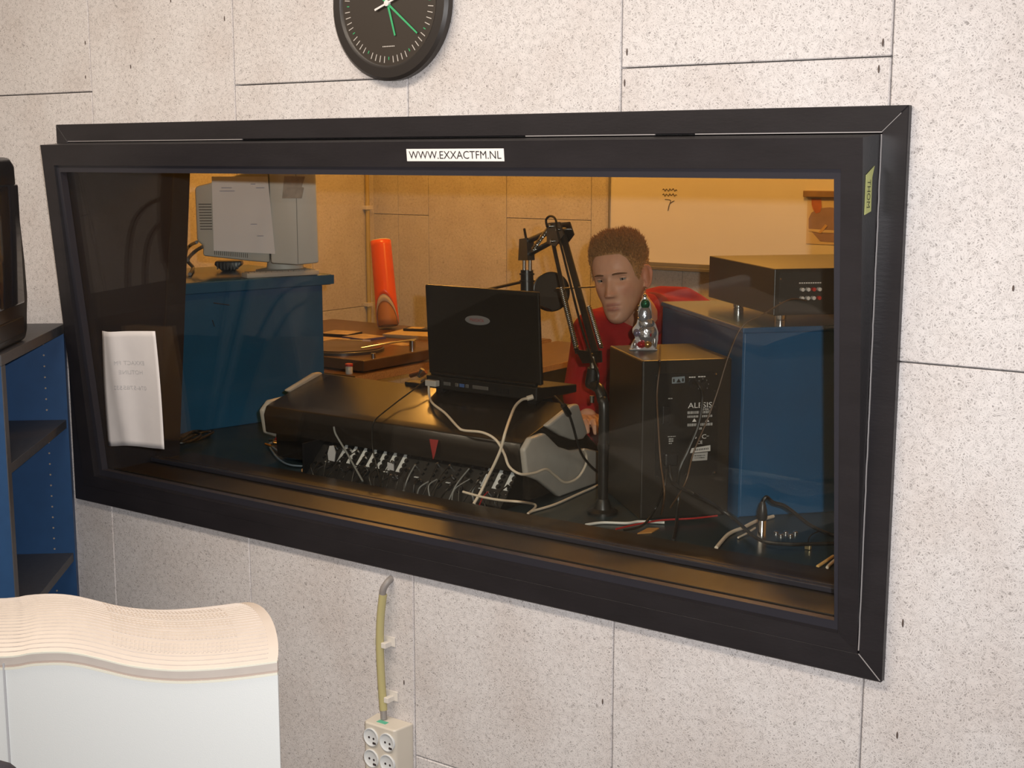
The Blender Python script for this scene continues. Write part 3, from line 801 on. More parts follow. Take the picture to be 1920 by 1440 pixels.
def stext(body, px, py, wpx, hpx, m=PRINT, par=None):
    x, z = sp(px, py); x1, _ = sp(px+wpx, py-2); _, z1 = sp(px, py-hpx)
    t_ = MB(); t_.text(body, TS @ V((x, -0.0032, z)), sx_, (0, 0, 1), z1-z, x1-x); t_.build('lettering', m, pl, smooth=None)
rp = random.Random(2)
def sdash(px, py, wpx, hpx, m=None):
    """a line of print too small to read in the photograph"""
    x, z = sp(px, py); x1, _ = sp(px+wpx, py-2); _, z1 = sp(px, py-hpx); m_ = MB(TS); c = x
    while c < x1:
        e = min(x1, c+rp.uniform(.0022, .0062)); m_.box(c, e, -.0034, -.0029, z, z1); c = e+.0011
    m_.build('small_print', m or PRG, pl)
stext('ALESIS', 1289, 765, 45, 10)
stext('MK2', 1317, 769, 16, 4)
sdash(1288, 776, 44, 5); sdash(1288, 783, 47, 4); sdash(1288, 799, 47, 5); sdash(1309, 805, 6, 4)
stext('CE', 1306, 832, 10, 6); stext('S', 1300, 822, 5, 7); stext('C', 1315, 822, 8, 8); sdash(1324, 818, 5, 1.5)
sdash(1252, 748, 8, 2); sdash(1251, 819, 15, 1.5); sdash(1253, 824, 9, 2.5); sdash(1253, 828, 9, 2.5); sdash(1253, 832, 6, 2)
sdash(1291, 708, 12, 2, PRINT); sdash(1308, 707, 14, 2, PRINT)
for px in (1301, 1325):
    splate('warning_triangle', [(px-4, 790.5), (px+4, 790), (px, 784)], PRINT, -0.0034, -0.003, pl)
splate('display_window', [(1259, 707), (1283, 705), (1283, 717), (1259, 719)], mat('print_blue_grey', (0.20, 0.25, 0.28), 0.5), -0.0034, -0.003, pl)
splate('warning_triangle', [(1267, 717), (1276, 716.5), (1271.5, 709.5)], PLATE, -0.0037, -0.0034, pl)
for k in (0, 1): splate('window_mark', [(1261+k*17, 716-k), (1264+k*17, 716-k), (1264+k*17, 710-k), (1261+k*17, 710-k)], PLATE, -0.0037, -0.0034, pl)
bc = splate('barcode_sticker', [(1296, 840), (1331, 834), (1331, 845), (1293, 849)], mat('sticker_white', (0.55, 0.54, 0.52), 0.6), -0.0034, -0.003, pl)
for k in range(9):
    splate('bar', [(1300+k*3.2, 841.6-k*.35), (1301.4+k*3.2, 841.5-k*.35), (1301.4+k*3.2, 845-k*.35), (1300+k*3.2, 845.2-k*.35)], PLATE, -0.0037, -0.0034, pl)
splate('rating_sticker', [(1297, 850), (1326, 847), (1325, 862), (1297, 864)], mat('sticker_grey', (0.36, 0.36, 0.35), 0.6), -0.0034, -0.003, pl)
sdash(1301, 855, 20, 1.6, PLATE); sdash(1301, 859, 20, 1.6, PLATE)
for px, py in ((1341, 701), (1340, 733), (1340, 763), (1339, 825), (1338, 886), (1285, 889), (1232, 894), (1231, 705)):
    x, z = sp(px, py); MB(TS).lathe([(0.003, -0.003), (0.003, -0.0042), (0.001, -0.0046)], (x, 0, z), 10, 'y').build('screw', CHROME if py in (701, 886) else SPKM, pl, smooth=True)
x, z = sp(1317, 721); MB(TS).lathe([(0.010, -0.003), (0.009, -0.012), (0.0, -0.013)], (x, 0, z), 18, 'y').build('level_knob', BLACKP, pl, smooth=True)
for k in range(7):
    a = math.radians(-130+k*43); MB(TS).box(x+math.sin(a)*.0135-.0005, x+math.sin(a)*.0135+.0005, -.0034, -.003, z+math.cos(a)*.0135-.0015, z+math.cos(a)*.0135+.0015).build('scale_tick', PRG, pl)
x, z = sp(1299, 717); MB(TS).lathe([(0.011, -0.003), (0.011, -0.008), (0.007, -0.008)], (x, 0, z), 18, 'y').build('jack_socket', BLACKP, pl, smooth=True)
x, z = sp(1254, 858); MB(TS).box(x-.016, x+.016, -0.022, -0.002, z-.016, z+.014, .004).build('mains_inlet', BLACKP, pl)
x, z = sp(1247, 770); MB(TS).box(x-.008, x+.010, -0.008, -0.002, z-.030, z+.012, .002).build('rocker_switch', BLACKP, pl)

# mixing console
CONS = mat('console_brown_black', (0.020, 0.016, 0.013), 0.26, spec=0.6, bump=0.03, bscale=160)
CHEEK = mat('console_cheek_grey', (0.36, 0.34, 0.31), 0.42, noise=0.05)
CX0, CX1 = 0.132, 0.985
co = thing('mixing_console', 'broadcast mixing console with grey end cheeks under the laptop', 'mixer', (0.54, 0.6, ZD))
prof = [(0.418, 0.765), (0.412, 0.815), (0.422, 0.838), (0.445, 0.846), (0.645, 0.899), (0.662, 0.895), (0.70, 0.825), (0.79, 0.755), (0.80, 0.74), (0.80, 0.69), (0.46, 0.69), (0.455, 0.765)]
MB().prism(prof, 'x', CX0, CX1, bev=0.004).build('hood', CONS, co, smooth=True)
MB().prism([(0.36, 0.6805), (0.455, 0.6805), (0.47, 0.768), (0.444, 0.768)], 'x', 0.335, CX1-.02).build('connector_panel', mat('console_panel', (0.006, 0.006, 0.0065), 0.5), co)
MB().box(0.327, 0.335, 0.36, 0.47, 0.6805, 0.768).build('panel_end', BLACKP, co)
low = [(0.412, 0.826), (0.424, 0.760), (0.478, 0.738), (0.565, 0.6805), (0.80, 0.6805), (0.80, 0.748), (0.69, 0.781), (0.615, 0.789), (0.560, 0.808), (0.520, 0.838), (0.500, 0.852), (0.44, 0.850)]
upp = [(0.505, 0.868), (0.622, 0.903), (0.648, 0.902), (0.692, 0.822), (0.672, 0.808), (0.630, 0.812), (0.575, 0.832), (0.530, 0.855)]
for x0, x1 in ((CX1, CX1+.018), (CX0-.018, CX0)):
    MB().prism(low, 'x', x0, x1, bev=0.006, seg=3).build('end_cheek', CHEEK, co, smooth=True)
    MB().prism(upp, 'x', x0, x1, bev=0.006, seg=3).build('end_cheek', CHEEK, co, smooth=True)
# row of connectors: scalloped grey legends, jacks and metal rings on the slanted panel
pa, pb = V((0, 0.360, 0.6805)), V((0, 0.444, 0.768))
def cp(x, t, off=0.0):
    n = V((0, -(pb-pa).z, (pb-pa).y)).normalized()
    p = pa.lerp(pb, t)+n*off; return V((x, p.y, p.z))
LEG = mat('legend_grey', (0.55, 0.57, 0.58), 0.6); STEEL = mat('steel', (0.62, 0.62, 0.62), 0.25, metal=1.0)
PN = V((0, -(pb-pa).z, (pb-pa).y)).normalized(); PT = (pb-pa).normalized()
lit = (2, 3, 4, 5, 6, 7, 8, 16, 17, 18)  # laptop's shade built in: the channels it covers get no legend
nch = 19; cx0 = 0.353; pitch_ = 0.0335
for k in range(nch):
    x = cx0+k*pitch_
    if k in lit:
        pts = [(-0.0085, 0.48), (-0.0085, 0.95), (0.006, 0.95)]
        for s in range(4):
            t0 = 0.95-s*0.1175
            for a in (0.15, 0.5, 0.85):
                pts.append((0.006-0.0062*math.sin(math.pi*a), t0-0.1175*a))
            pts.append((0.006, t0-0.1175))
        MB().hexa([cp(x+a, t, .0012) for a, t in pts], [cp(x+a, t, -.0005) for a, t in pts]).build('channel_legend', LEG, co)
    for s in range(4):
        c = cp(x+0.0095, 0.892-s*0.1175, 0)
        MB().cyl(c, c+PN*0.006, 0.0046, 0.0046, 10).build('jack_socket', BLACKP, co)
    c = cp(x+.004, 0.34, 0)
    MB().cyl(c, c+PN*0.004, 0.0105, 0.0100, 16).build('ring_socket', BLACKP, co, smooth=True)
    MB().ball(c+PN*.0045+V((.007, 0, .004)), .0018, 8).build('screw', STEEL, co, smooth=True)
    c = cp(x+.002, 0.97, 0)
    MB().ball(c, .0026, 8).build('screw', LEG, co, smooth=True)
    if k % 3 == 1: MB().box(x-.006, x+.006, *sorted((cp(x, .40).y-.005, cp(x, .40).y)), cp(x, .45).z, cp(x, .45).z+.002).build('legend_dash', LEG, co)

# turntable table along the left wall
TBW = mat('table_walnut', (0.13, 0.065, 0.028), 0.32, noise=0.3, nscale=14, stretch=(6, 1, 6), spec=0.55)
tt = thing('record_table', 'brown wooden table with the turntable and compact discs', 'table', (-1.0, 2.0, 0))
MB().box(-1.65, -0.39, 1.36, 2.60, 0.72, 0.75, .002).build('table_top', TBW, tt)
MB().box(-0.3885, -0.3865, 1.36, 2.60, 0.722, 0.748).build('edge_band', WOOD, tt)
for x in (-1.6, -0.45):
    for y in (1.42, 2.54): MB().box(x-.03, x+.03, y-.03, y+.03, 0, 0.72, .003).build('leg', TBW, tt)
MB().box(-0.62, -0.585, 1.365, 1.40, 0.60, 0.72).build('bracket', WOOD, tt)
tn = thing('turntable', 'brown record turntable with a dark platter on the wooden table', 'turntable', (-0.65, 1.59, 0.75))
MB().box(-0.90, -0.405, 1.425, 1.82, 0.755, 0.795, .004).build('plinth', mat('plinth_brown', (0.10, 0.05, 0.024), 0.35, noise=0.2, nscale=20), tn)
for x in (-0.86, -0.44):
    for y in (1.46, 1.78): MB().cyl((x, y, 0.75), (x, y, 0.755), .018).build('foot', BLACKP, tn)
MB().lathe([(0.155, 0.0), (0.155, 0.010), (0.150, 0.014), (0.0, 0.015)], (-0.65, 1.585, 0.795), 40).build('platter', mat('platter', (0.05, 0.035, 0.03), 0.3), tn, smooth=True)
MB().lathe([(0.15, 0.0), (0.15, 0.0015), (0.055, 0.0015), (0.05, 0.002), (0.0, 0.002)], (-0.65, 1.585, 0.810), 40).build('record', mat('record_vinyl', (0.06, 0.028, 0.016), 0.25), tn, smooth=True)
MB().cyl((-0.445, 1.745, 0.795), (-0.445, 1.745, 0.83), .012).build('tonearm_base', STEEL, tn, smooth=True)
MB().tube([(-0.445, 1.765, 0.832), (-0.45, 1.63, 0.834), (-0.50, 1.52, 0.822)], .0035, 8).build('tonearm', STEEL, tn, smooth=True)
MB().cyl((-0.425, 1.50, 0.795), (-0.425, 1.50, 0.812), .009).build('pitch_knob', STEEL, tn, smooth=True)
CDS = [((-1.20, 2.17), 12, 'black plastic case of a compact disc, topmost of the pile by the wall', (0.02, 0.018, 0.016), .012), ((-1.04, 2.14), -8, 'purple edged compact disc case beside the black case', (0.10, 0.08, 0.20), .010),
       ((-0.94, 1.95), 22, 'purple edged compact disc case by the turntable', (0.12, 0.10, 0.22), .010), ((-0.79, 2.03), -15, 'orange brown compact disc case at the table edge', (0.45, 0.24, 0.08), .009),
       ((-1.11, 1.99), 5, 'cream compact disc case nearest the blue cabinet', (0.50, 0.40, 0.26), .008)]
for (x, y), a, lb, c, h in CDS:
    c_ = thing('compact_disc_case', lb, 'disc case', (x, y, 0.75), a, 'disc cases on the record table'); TQ = frame((x, y, 0.75), a)
    MB(TQ).box(-.071, .071, -.0625, .0625, 0.0, h, .001).build('case', mat('cd_'+lb[:9]+str(round(x, 2)), c, 0.3), c_)
    MB(TQ).box(-.066, .066, -.060, .060, h, h+.0006).build('sleeve', mat('cd_sleeve', (0.48, 0.36, 0.24), 0.35, noise=.4, nscale=30), c_)
pf = thing('paper_folder', 'cream stack of papers on the record table', 'paper', (-0.86, 2.37, 0.75), 8)
TQ = frame((-0.86, 2.37, 0.75), 8)
for k in range(4): MB(TQ @ Matrix.Rotation(math.radians(k*2-3), 4, 'Z')).box(-.17, .15, -.12, .12, k*.004, k*.004+.0035).build('sheet', mat('paper_cream', (0.55, 0.42, 0.26), 0.7), pf)
nb = thing('note_pad', 'small black note pad lying on the cream papers', 'notebook', (-0.95, 2.40, 0.7665), 20)
TQ = frame((-0.95, 2.40, 0.7665), 20)
MB(TQ).box(-.06, .06, -.04, .04, 0, .010, .001).build('cover', BLACKP, nb); MB(TQ).box(-.045, .02, -.03, .03, .010, .0106).build('page', mat('paper_cream', (0.5, 0.4, 0.3)), nb)
mk = thing('marker_pen', 'silver marker pen on the disc cases by the turntable', 'pen', (-0.98, 1.96, 0.7606))
MB().cyl((-1.00, 1.93, 0.7675), (-0.90, 1.975, 0.7675), .006, n=12).build('barrel', STEEL, mk, smooth=True)
MB().cyl((-0.90, 1.975, 0.7675), (-0.87, 1.9885, 0.7675), .0068, n=12).build('cap', mat('cap_lilac', (.35, .33, .5), .3), mk, smooth=True)
gp = at_z(664, 699, 0.75)
gb = thing('glue_bottle', 'small white bottle with a red cap at the corner of the record table', 'bottle', (gp.x, 1.388, 0.75))
MB().lathe([(0.012, 0.0), (0.013, .002), (0.013, .024), (0.010, .028)], (gp.x, 1.388, 0.75), 18).build('body', mat('bottle_white', (.6, .58, .55), .3), gb, smooth=True)
MB().lathe([(0.014, .028), (0.014, .036), (0.011, .037)], (gp.x, 1.388, 0.75), 18).build('cap', RCAR, gb, smooth=True)

# low dark sideboard with a wooden edge, right of the record table
sbd = thing('sideboard', 'dark sideboard with a pale wooden edge between the laptop and the person', 'sideboard', (-0.15, 2.15, 0.0))
MB().box(-0.33, 0.02, 1.80, 2.55, 0.03, 0.728, .002).build('body', mat('sideboard_dark', (.018, .016, .014), .5), sbd)
MB().box(-0.335, 0.025, 1.79, 2.56, 0.728, 0.75, .002).build('top', TBW, sbd)
MB().box(0.0255, 0.028, 1.79, 2.56, 0.7285, 0.7495).build('edge_band', WOOD, sbd)
MB().box(-0.32, 0.01, 1.82, 2.54, 0.0, 0.03).build('plinth', BLACKP, sbd)

# rolled orange poster on the table corner
q0 = at_z(737, 612, 0.75)
ro = thing('poster_roll', 'orange rolled poster leaning in the studio corner', 'poster', (-1.16, 2.47, 0.75))
base = V((-1.175, 2.455, 0.764)); tip = base+V((-0.085, 0.055, 0.375))
ax_ = (tip-base).normalized(); e1 = V((0.8, 0.58, 0)); e1 = (e1-ax_*e1.dot(ax_)).normalized(); e2 = ax_.cross(e1)
ORG = mat('poster_orange', (0.80, 0.105, 0.015), 0.28, noise=0.06, nscale=6); CRM = mat('poster_cream', (0.62, 0.50, 0.36), 0.6); BRN = mat('poster_inside', (0.40, 0.17, 0.06), 0.6)
def rollmesh(r0, r1, m, name, cut, lo=0.0, hi=1.0):
    m_ = MB(); n = 36; rows = []
    for j in range(13):
        row = []
        for k in range(n):
            a = 2*math.pi*k/n; c = math.cos(a)*e1+math.sin(a)*e2
            front = max(0.0, math.sin(a+0.15)*-1)          # side that faces the window
            s0 = lo+cut*front**0.8
            s = s0+(hi-s0)*j/12
            row.append(m_._v(base+(tip-base)*s+c*(r0+(r1-r0)*s)))
        rows.append(row)
    for A_, B_ in zip(rows, rows[1:]):
        for k in range(n): m_.bm.faces.new((A_[k], A_[(k+1) % n], B_[(k+1) % n], B_[k]))
    o = m_.build(name, m, ro, smooth=True)
    sd = o.modifiers.new('thickness', 'SOLIDIFY'); sd.thickness = 0.0012; sd.offset = 0
rollmesh(0.050, 0.046, ORG, 'outer_sheet', 0.34, 0.02)
rollmesh(0.0475, 0.044, CRM, 'lining', 0.27, 0.01, 1.01)
rollmesh(0.044, 0.041, BRN, 'inner_sheet', 0.0, 0.0, 1.005)

# conduit in the studio corner
cp_ = thing('corner_conduit', 'thin cream conduit running up the studio corner', 'conduit', (-1.885, 3.13, 0.0))
MB().cyl((-1.885, 3.13, 0.0), (-1.885, 3.13, CE_Z-.001), .011).build('pipe', mat('conduit_cream', (0.50, 0.40, 0.16), 0.45), cp_, smooth=True)
for z in (0.75, 1.25, 1.8): MB().box(-1.90, -1.868, 3.105, 3.155, z, z+.02, .002).build('clip', CLIPM, cp_)

# whiteboard with its tray, scribble and a pinned photo
wbx = thing('whiteboard', 'large whiteboard on the studio back wall with a pinned portrait', 'whiteboard', (0.5, 3.2, 1.045))
WBM = mat('whiteboard_enamel', (0.78, 0.765, 0.74), 0.30, noise=0.03, nscale=3)
MB().box(-0.455, 1.65, 3.180, 3.199, 1.05, 2.05).build('panel', WBM, wbx)
ALU = mat('aluminium_dull', (0.33, 0.32, 0.31), 0.4, metal=0.6)
MB().box(-0.462, 1.657, 3.174, 3.199, 1.034, 1.050, .001).build('frame_bottom', ALU, wbx)
MB().box(-0.464, -0.455, 3.174, 3.199, 1.034, 2.06, .001).build('frame_side', ALU, wbx)
MB().box(1.65, 1.659, 3.174, 3.199, 1.034, 2.06, .001).build('frame_side', ALU, wbx)
MB().box(-0.464, 1.659, 3.174, 3.199, 2.05, 2.06, .001).build('frame_top', ALU, wbx)
MB().box(-0.35, 0.75, 3.13, 3.175, 1.020, 1.034, .002).build('pen_tray', mat('tray_grey', (0.16, 0.15, 0.14), 0.5), wbx)
for z_ in (1.372, 1.350):
    m_ = MB(); m_.tube([(-.185+k*.006, 3.1790, z_+.006*math.sin(k*2.3)*(1 if k % 4 else -.4)) for k in range(13)], .0016, 5, True, 3); m_.build('scribble', mat('marker_ink', (0.12, 0.10, 0.08), 0.6), wbx)
MB().tube([(-0.172, 3.1792, 1.330), (-0.145, 3.1792, 1.326), (-0.150, 3.1792, 1.305), (-0.156, 3.1792, 1.28), (-0.148, 3.1792, 1.31), (-0.125, 3.1792, 1.325)], .002, 5).build('scribble', mat('marker_ink', (0.12, 0.10, 0.08)), wbx)
ph = thing('portrait_print', 'printed cut-out portrait in a lilac shirt pinned to the whiteboard', 'print', (0.6, 3.178, 1.155))
LIL = mat('print_lilac', (0.34, 0.24, 0.26), 0.5, noise=.12, nscale=25); SKN = mat('print_skin', (0.50, 0.17, 0.07), 0.5, noise=.2, nscale=40)
MB().box(0.502, 0.86, 3.1775, 3.1795, 1.158, 1.352).build('sheet', mat('print_sheet', (0.70, 0.60, 0.46), 0.4), ph)
MB().prism([(0.510, 1.262), (0.522, 1.288), (0.556, 1.306), (0.60, 1.311), (0.66, 1.306), (0.70, 1.27), (0.70, 1.19), (0.66, 1.168), (0.565, 1.170), (0.535, 1.20), (0.512, 1.222)], 'y', 3.1765, 3.1776).build('shirt', LIL, ph)
MB().prism([(0.520, 1.345), (0.562, 1.345), (0.566, 1.312), (0.560, 1.290), (0.542, 1.284), (0.528, 1.302), (0.521, 1.322)], 'y', 3.1755, 3.1766).build('face', SKN, ph)
MB().prism([(0.512, 1.22), (0.70, 1.215), (0.70, 1.208), (0.56, 1.206), (0.512, 1.212)], 'y', 3.1752, 3.1764).build('stripe', mat('print_sheet', (0.7, 0.6, 0.46)), ph)
MB().prism([(0.555, 1.205), (0.568, 1.203), (0.595, 1.235), (0.585, 1.241)], 'y', 3.1742, 3.1754).build('hand', mat('print_gold', (0.62, 0.42, 0.2), .5), ph)
MB().box(0.488, 0.88, 3.160, 3.180, 1.352, 1.378, .002).build('brown_bar', mat('bar_brown', (0.30, 0.19, 0.09), 0.5, noise=.2, nscale=20), ph)  # plain brown bar along the top of the print

# beige studio monitor on the left cabinet
ped = at_z(535, 511, 1.138); am_ = 44.0
hw = 0.17
sn = V((-math.sin(math.radians(am_)), math.cos(math.radians(am_)), 0)); sidep = V((ped.x, ped.y, 0))-sn*hw
TMo = frame((ped.x, ped.y, 1.138), am_)
ms = thing('studio_monitor', 'beige tube monitor seen from the side on the blue cabinet', 'monitor', (ped.x, ped.y, 1.138), am_)
def mp_(px, py):
    q = TMo.inverted() @ at_plane(px, py, sidep, am_); return q.x, q.z
BG = mat('studio_monitor_beige', (0.50, 0.51, 0.49), 0.5); BG2 = mat('studio_monitor_front', (0.62, 0.63, 0.61), 0.5); BGD = mat('monitor_slot', (0.13, 0.12, 0.11), 0.7)
rear = [mp_(*p) for p in ((506, 493), (470, 490), (380, 480), (381, 461), (369, 452), (365, 352), (372, 348))]
zt_ = rear[-1][1]
rear = rear+[(rear[-1][0]+.02, zt_+.004), (mp_(506, 400)[0], zt_+.06)]
MB(TMo).prism(rear, 'y', -hw+.004, hw-.004, bev=0.008, seg=2).build('rear_shell', BG, ms, smooth=True)
xf0, xf1 = mp_(520, 480)[0], mp_(598, 480)[0]
zb_ = mp_(560, 497)[1]
xs0, xs1 = mp_(558, 480)[0], mp_(562, 480)[0]
fr_prof = [(xf0-.02, zb_+.006), (xs0, zb_), (xf1, zb_+.006), (xf1-.004, zb_+.36), (xs0, zb_+.365), (xf0-.02, zb_+.345)]
MB(TMo).prism(fr_prof, 'y', -hw, hw, bev=0.008, seg=2).build('front_shell', BG2, ms, smooth=True)
MB(TMo).box(xs0, xs0+.0016, -hw-.0008, -hw+.002, zb_+.004, zb_+.35).build('shell_seam', BGD, ms)
MB(TMo).box(xf1-.012, xf1-.003, -hw+.035, hw-.025, zb_+.04, zb_+.335, .001).build('screen', mat('crt_screen_off', (0.05, 0.06, 0.07), 0.1), ms)  # screen is off: dark glass without glow
for k in range(10):
    a_ = mp_(372+k*.35, 383+k*5.2); b_ = mp_(396+k*.2, 382+k*5.4)
    MB(TMo).box(a_[0], b_[0], -hw+.0025, -hw+.006, a_[1]-.0016, a_[1]+.0016).build('vent_slot', BGD, ms)
for k in range(18):
    a_ = mp_(402+k*3.6, 479+k*.35)
    MB(TMo).box(a_[0], a_[0]+.0022, -hw+.0022, -hw+.006, a_[1]+.002, a_[1]+.016).build('vent_slot', BGD, ms)
MB(TMo).lathe([(0.095, 0.0), (0.095, .008), (0.06, .014), (0.055, zb_+.01)], (0, 0, 0.002), 30).build('swivel_foot', BG2, ms, smooth=True)
pz = thing('taped_sheet', 'white sheet of paper taped to the side of the studio monitor', 'paper', TMo @ V((-.15, -hw, .1)), am_)
pq = [mp_(*p) for p in ((397, 331), (502, 331), (516, 476), (401, 470))]
MB(TMo).prism(pq, 'y', -hw-.004, -hw-.0032).build('sheet', mat('sheet_blueish', (0.78, 0.80, 0.86), 0.7, noise=.03, nscale=10), pz)
for k, (px, py, w_) in enumerate(((415, 352, 20), (412, 358, 28), (470, 345, 9), (480, 352, 16), (470, 420, 12), (482, 442, 12))):
    a_, b_ = mp_(px, py), mp_(px+w_, py+1)
    MB(TMo).box(a_[0], b_[0], -hw-.0046, -hw-.004, a_[1]-.0012, a_[1]+.0008).build('pen_mark', mat('pen_blue', (0.25, 0.28, 0.42), .7), pz)
ta = thing('packing_tape', 'torn strip of brown tape on the studio monitor', 'tape', TMo @ V((.02, -hw, .25)), am_)
pq = [mp_(*p) for p in ((533, 330), (572, 331), (566, 350), (570, 352), (566, 372), (529, 372), (531, 350))]
MB(TMo).prism(pq, 'y', -hw-.0022, -hw-.0006).build('strip', mat('tape_brown', (0.34, 0.28, 0.22), 0.5, noise=.2, nscale=60), ta)
# keyboard and mouse-like puck beside it
kq = [at_z(455, 521, 1.137), at_z(590, 514, 1.137)]
ka = math.degrees(math.atan2(kq[1].y-kq[0].y, kq[1].x-kq[0].x)); TK = frame(kq[0], ka)
kb = thing('flat_keyboard', 'flat off-white keyboard on edge of the blue cabinet under the studio monitor', 'keyboard', kq[0], ka)
Lk = (kq[1]-kq[0]).length
MB(TK).box(0.0, Lk, -0.034, 0.012, 0.0005, 0.016, .003).build('tray', mat('keyboard_white', (0.50, 0.49, 0.46), 0.5), kb, smooth=True)
for i in range(12):
    for j in range(2):
        MB(TK).box(.010+i*(Lk-.02)/12, .010+(i+.86)*(Lk-.02)/12, -.029+j*.020, -.012+j*.020, .016, .0185).build('key', mat('key_grey', (0.42, 0.41, 0.39), 0.5), kb)
pk = at_z(430, 507, 1.137)
du = thing('desk_puck', 'small black ribbed stand behind the keyboard on the blue cabinet', 'stand', (pk.x, pk.y, 1.137))
m_ = MB(frame((pk.x, pk.y, 1.137), 40)); m_.prism([(-.02, 0), (.02, 0), (.045, .02), (.042, .032), (-.042, .032), (-.045, .02)], 'y', -.03, .03, bev=.003); m_.build('body', BLACKP, du, smooth=True)
for k in range(7): MB(frame((pk.x, pk.y, 1.137), 40)).box(-.036+k*.011, -.032+k*.011, -.0315, -.029, .006, .028).build('rib', BLACKP, du)
for k, pp in enumerate((((369, 454, 4.55), (357, 460, 4.5), (349, 472, 4.45), (335, 500, 4.4), (320, 560, 4.4)), ((381, 462, 4.5), (365, 472, 4.45), (352, 488, 4.4), (338, 520, 4.4), (325, 575, 4.4)))):
    pts = [at_d(*p) for p in pp]
    pts = pts[:3]+([at_z(345, 506, 1.1445), at_z(336, 518, 1.1445)] if not k else [at_z(362, 502, 1.1445), at_z(356, 514, 1.1445)])
    pts[0] = at_plane(pp[0][0], pp[0][1], sidep+sn*.1, am_)
    tag(MB().tube(pts, .006 if k else .0055, 8).build('monitor_lead', mat('lead_grey', (0.16, 0.15, 0.14), .5) if k else BLACKP, smooth=True), ('grey' if k else 'black')+' lead hanging from the back of the studio monitor', 'cable')
# ------------------------------------------------------------------ studio: things on the desk
# laptop on the console, its back to the window
LPM = mat('laptop_black', (0.017, 0.014, 0.011), 0.36, spec=0.5, bump=0.04, bscale=500); LPB = mat('laptop_base', (0.013, 0.012, 0.011), 0.45)
lx0, lx1, ly, lz = 0.552, 0.908, 0.600, 0.906
lp = thing('laptop', 'black open laptop on the mixing console, its lid towards the window', 'laptop', ((lx0+lx1)/2, ly+.12, 0.90))
MB().prism([(ly, lz), (ly+.185, lz-.003), (ly+.185, lz+.018), (ly, lz+.034)], 'x', lx0, lx1, bev=.003).build('base', LPB, lp)
lid = [(ly+.018, lz+.036), (ly+.004, lz+.272), (ly+.012, lz+.274), (ly+.030, lz+.038)]
MB().prism(lid, 'x', lx0-.004, lx1+.001, bev=.003).build('lid', LPM, lp)
MB().prism([(ly+.0305, lz+.045), (ly+.0145, lz+.265), (ly+.0150, lz+.265), (ly+.0312, lz+.045)], 'x', lx0+.015, lx1-.018).build('screen', mat('laptop_screen', (.03, .04, .05), .2), lp)
MB().cyl((lx0+.01, ly+.014, lz+.037), (lx1-.01, ly+.014, lz+.037), .0055, n=12).build('hinge', LPB, lp, smooth=True)
c = at_plane(897, 600, (0, ly+.0085), 0); 
bd = MB(Matrix.Translation((c.x, ly+.0085-.0035, c.z)) @ Matrix.Rotation(math.radians(3.4), 4, 'X')).lathe([(1.0, 0.0), (1.0, -1.0), (0.9, -1.25)], n=32, axis='y')
for v in bd.bm.verts:
    o_ = V((c.x, ly+.005, c.z)); d_ = v.co-o_
    v.co = o_+V((d_.x*.0395, d_.y*.0012, d_.z*.0118))
bdo = bd.build('badge', mat('badge_silver', (0.42, 0.42, 0.42), 0.3, metal=.5), lp)
t_ = MB(); t_.text('MAXDATA', (c.x, ly+.0020, c.z-.004), (1, 0, 0), (0, 0, 1), .008, .044, center=True); t_.build('lettering', mat('badge_red', (.45, .06, .06), .5), bdo, smooth=None)
SOCK = mat('port_metal', (0.55, 0.54, 0.52), 0.3, metal=.9)
for a, b, m in ((.015, .045, SOCK), (.060, .082, SOCK), (.098, .108, SOCK), (.112, .128, mat('port_blue', (.06, .12, .3), .4)), (.132, .142, SOCK), (.155, .205, SOCK)):
    MB().box(lx0+a, lx0+b, ly-.0015, ly+.003, lz+.012, lz+.021, .0008).build('port', m, lp)
for k in range(8): MB().box(lx0+.225+k*.006, lx0+.228+k*.006, ly-.0008, ly+.003, lz+.008, lz+.022).build('vent', BLACKP, lp)
for x in (lx0+.03, lx1-.03): MB().box(x-.012, x+.012, ly+.02, ly+.05, 0.893, lz-.0005).build('foot', BLACKP, lp)
MB().box(lx0+.05, lx1-.05, ly+.145, ly+.175, 0.795, lz-.003).build('riser', BLACKP, lp)

# cables -------------------------------------------------------------
CWH = mat('cable_cream', (0.60, 0.52, 0.42), 0.45); CBK = mat('cable_black', (0.012, 0.011, 0.010), 0.4); CGR = mat('cable_dusty_grey', (0.19, 0.20, 0.20), 0.5); CRD = mat('cable_red', (0.35, 0.02, 0.02), 0.45)
CBR = mat('cable_brown', (0.09, 0.05, 0.025), 0.45); CBL = mat('cable_slate', (0.11, 0.15, 0.20), 0.5)
def cable(pts, r, m, label, name='cable', cat='cable', group=None, n=8):
    return tag(MB().tube(pts, r, n).build(name, m, smooth=True), label, cat, group)
def ys(l, y): return [at_y(a, b, y) for a, b in l]
def zs_(l, z): return [at_z(a, b, z) for a, b in l]
def xs__(l, x): return [at_x(a, b, x) for a, b in l]
w1 = thing('network_cable', 'cream network cable from the laptop looping across the console end cheek', 'cable', (0.75, 0.45, 0.7))
pts = [V((lx0+.022, ly-.016, lz+.016))]+[at_y(805, 742, .575), at_y(812, 757, .52), at_y(835, 775, .47), at_y(858, 800, .405), at_y(870, 807, .395), at_y(905, 811, .392), at_y(930, 825, .392), at_y(945, 850, .39), at_y(955, 875, .385), at_y(976, 889, .39), at_x(1002, 887, 1.012), at_x(1024, 880, 1.012), at_x(1040, 891, 1.010), at_x(1060, 905, 1.010), at_x(1083, 896, 1.010), at_x(1098, 872, 1.012), at_x(1099, 853, 1.012), at_x(1094, 843, 1.014)]
MB().tube(pts, .0032, 8).build('sheath', CWH, w1, smooth=True)
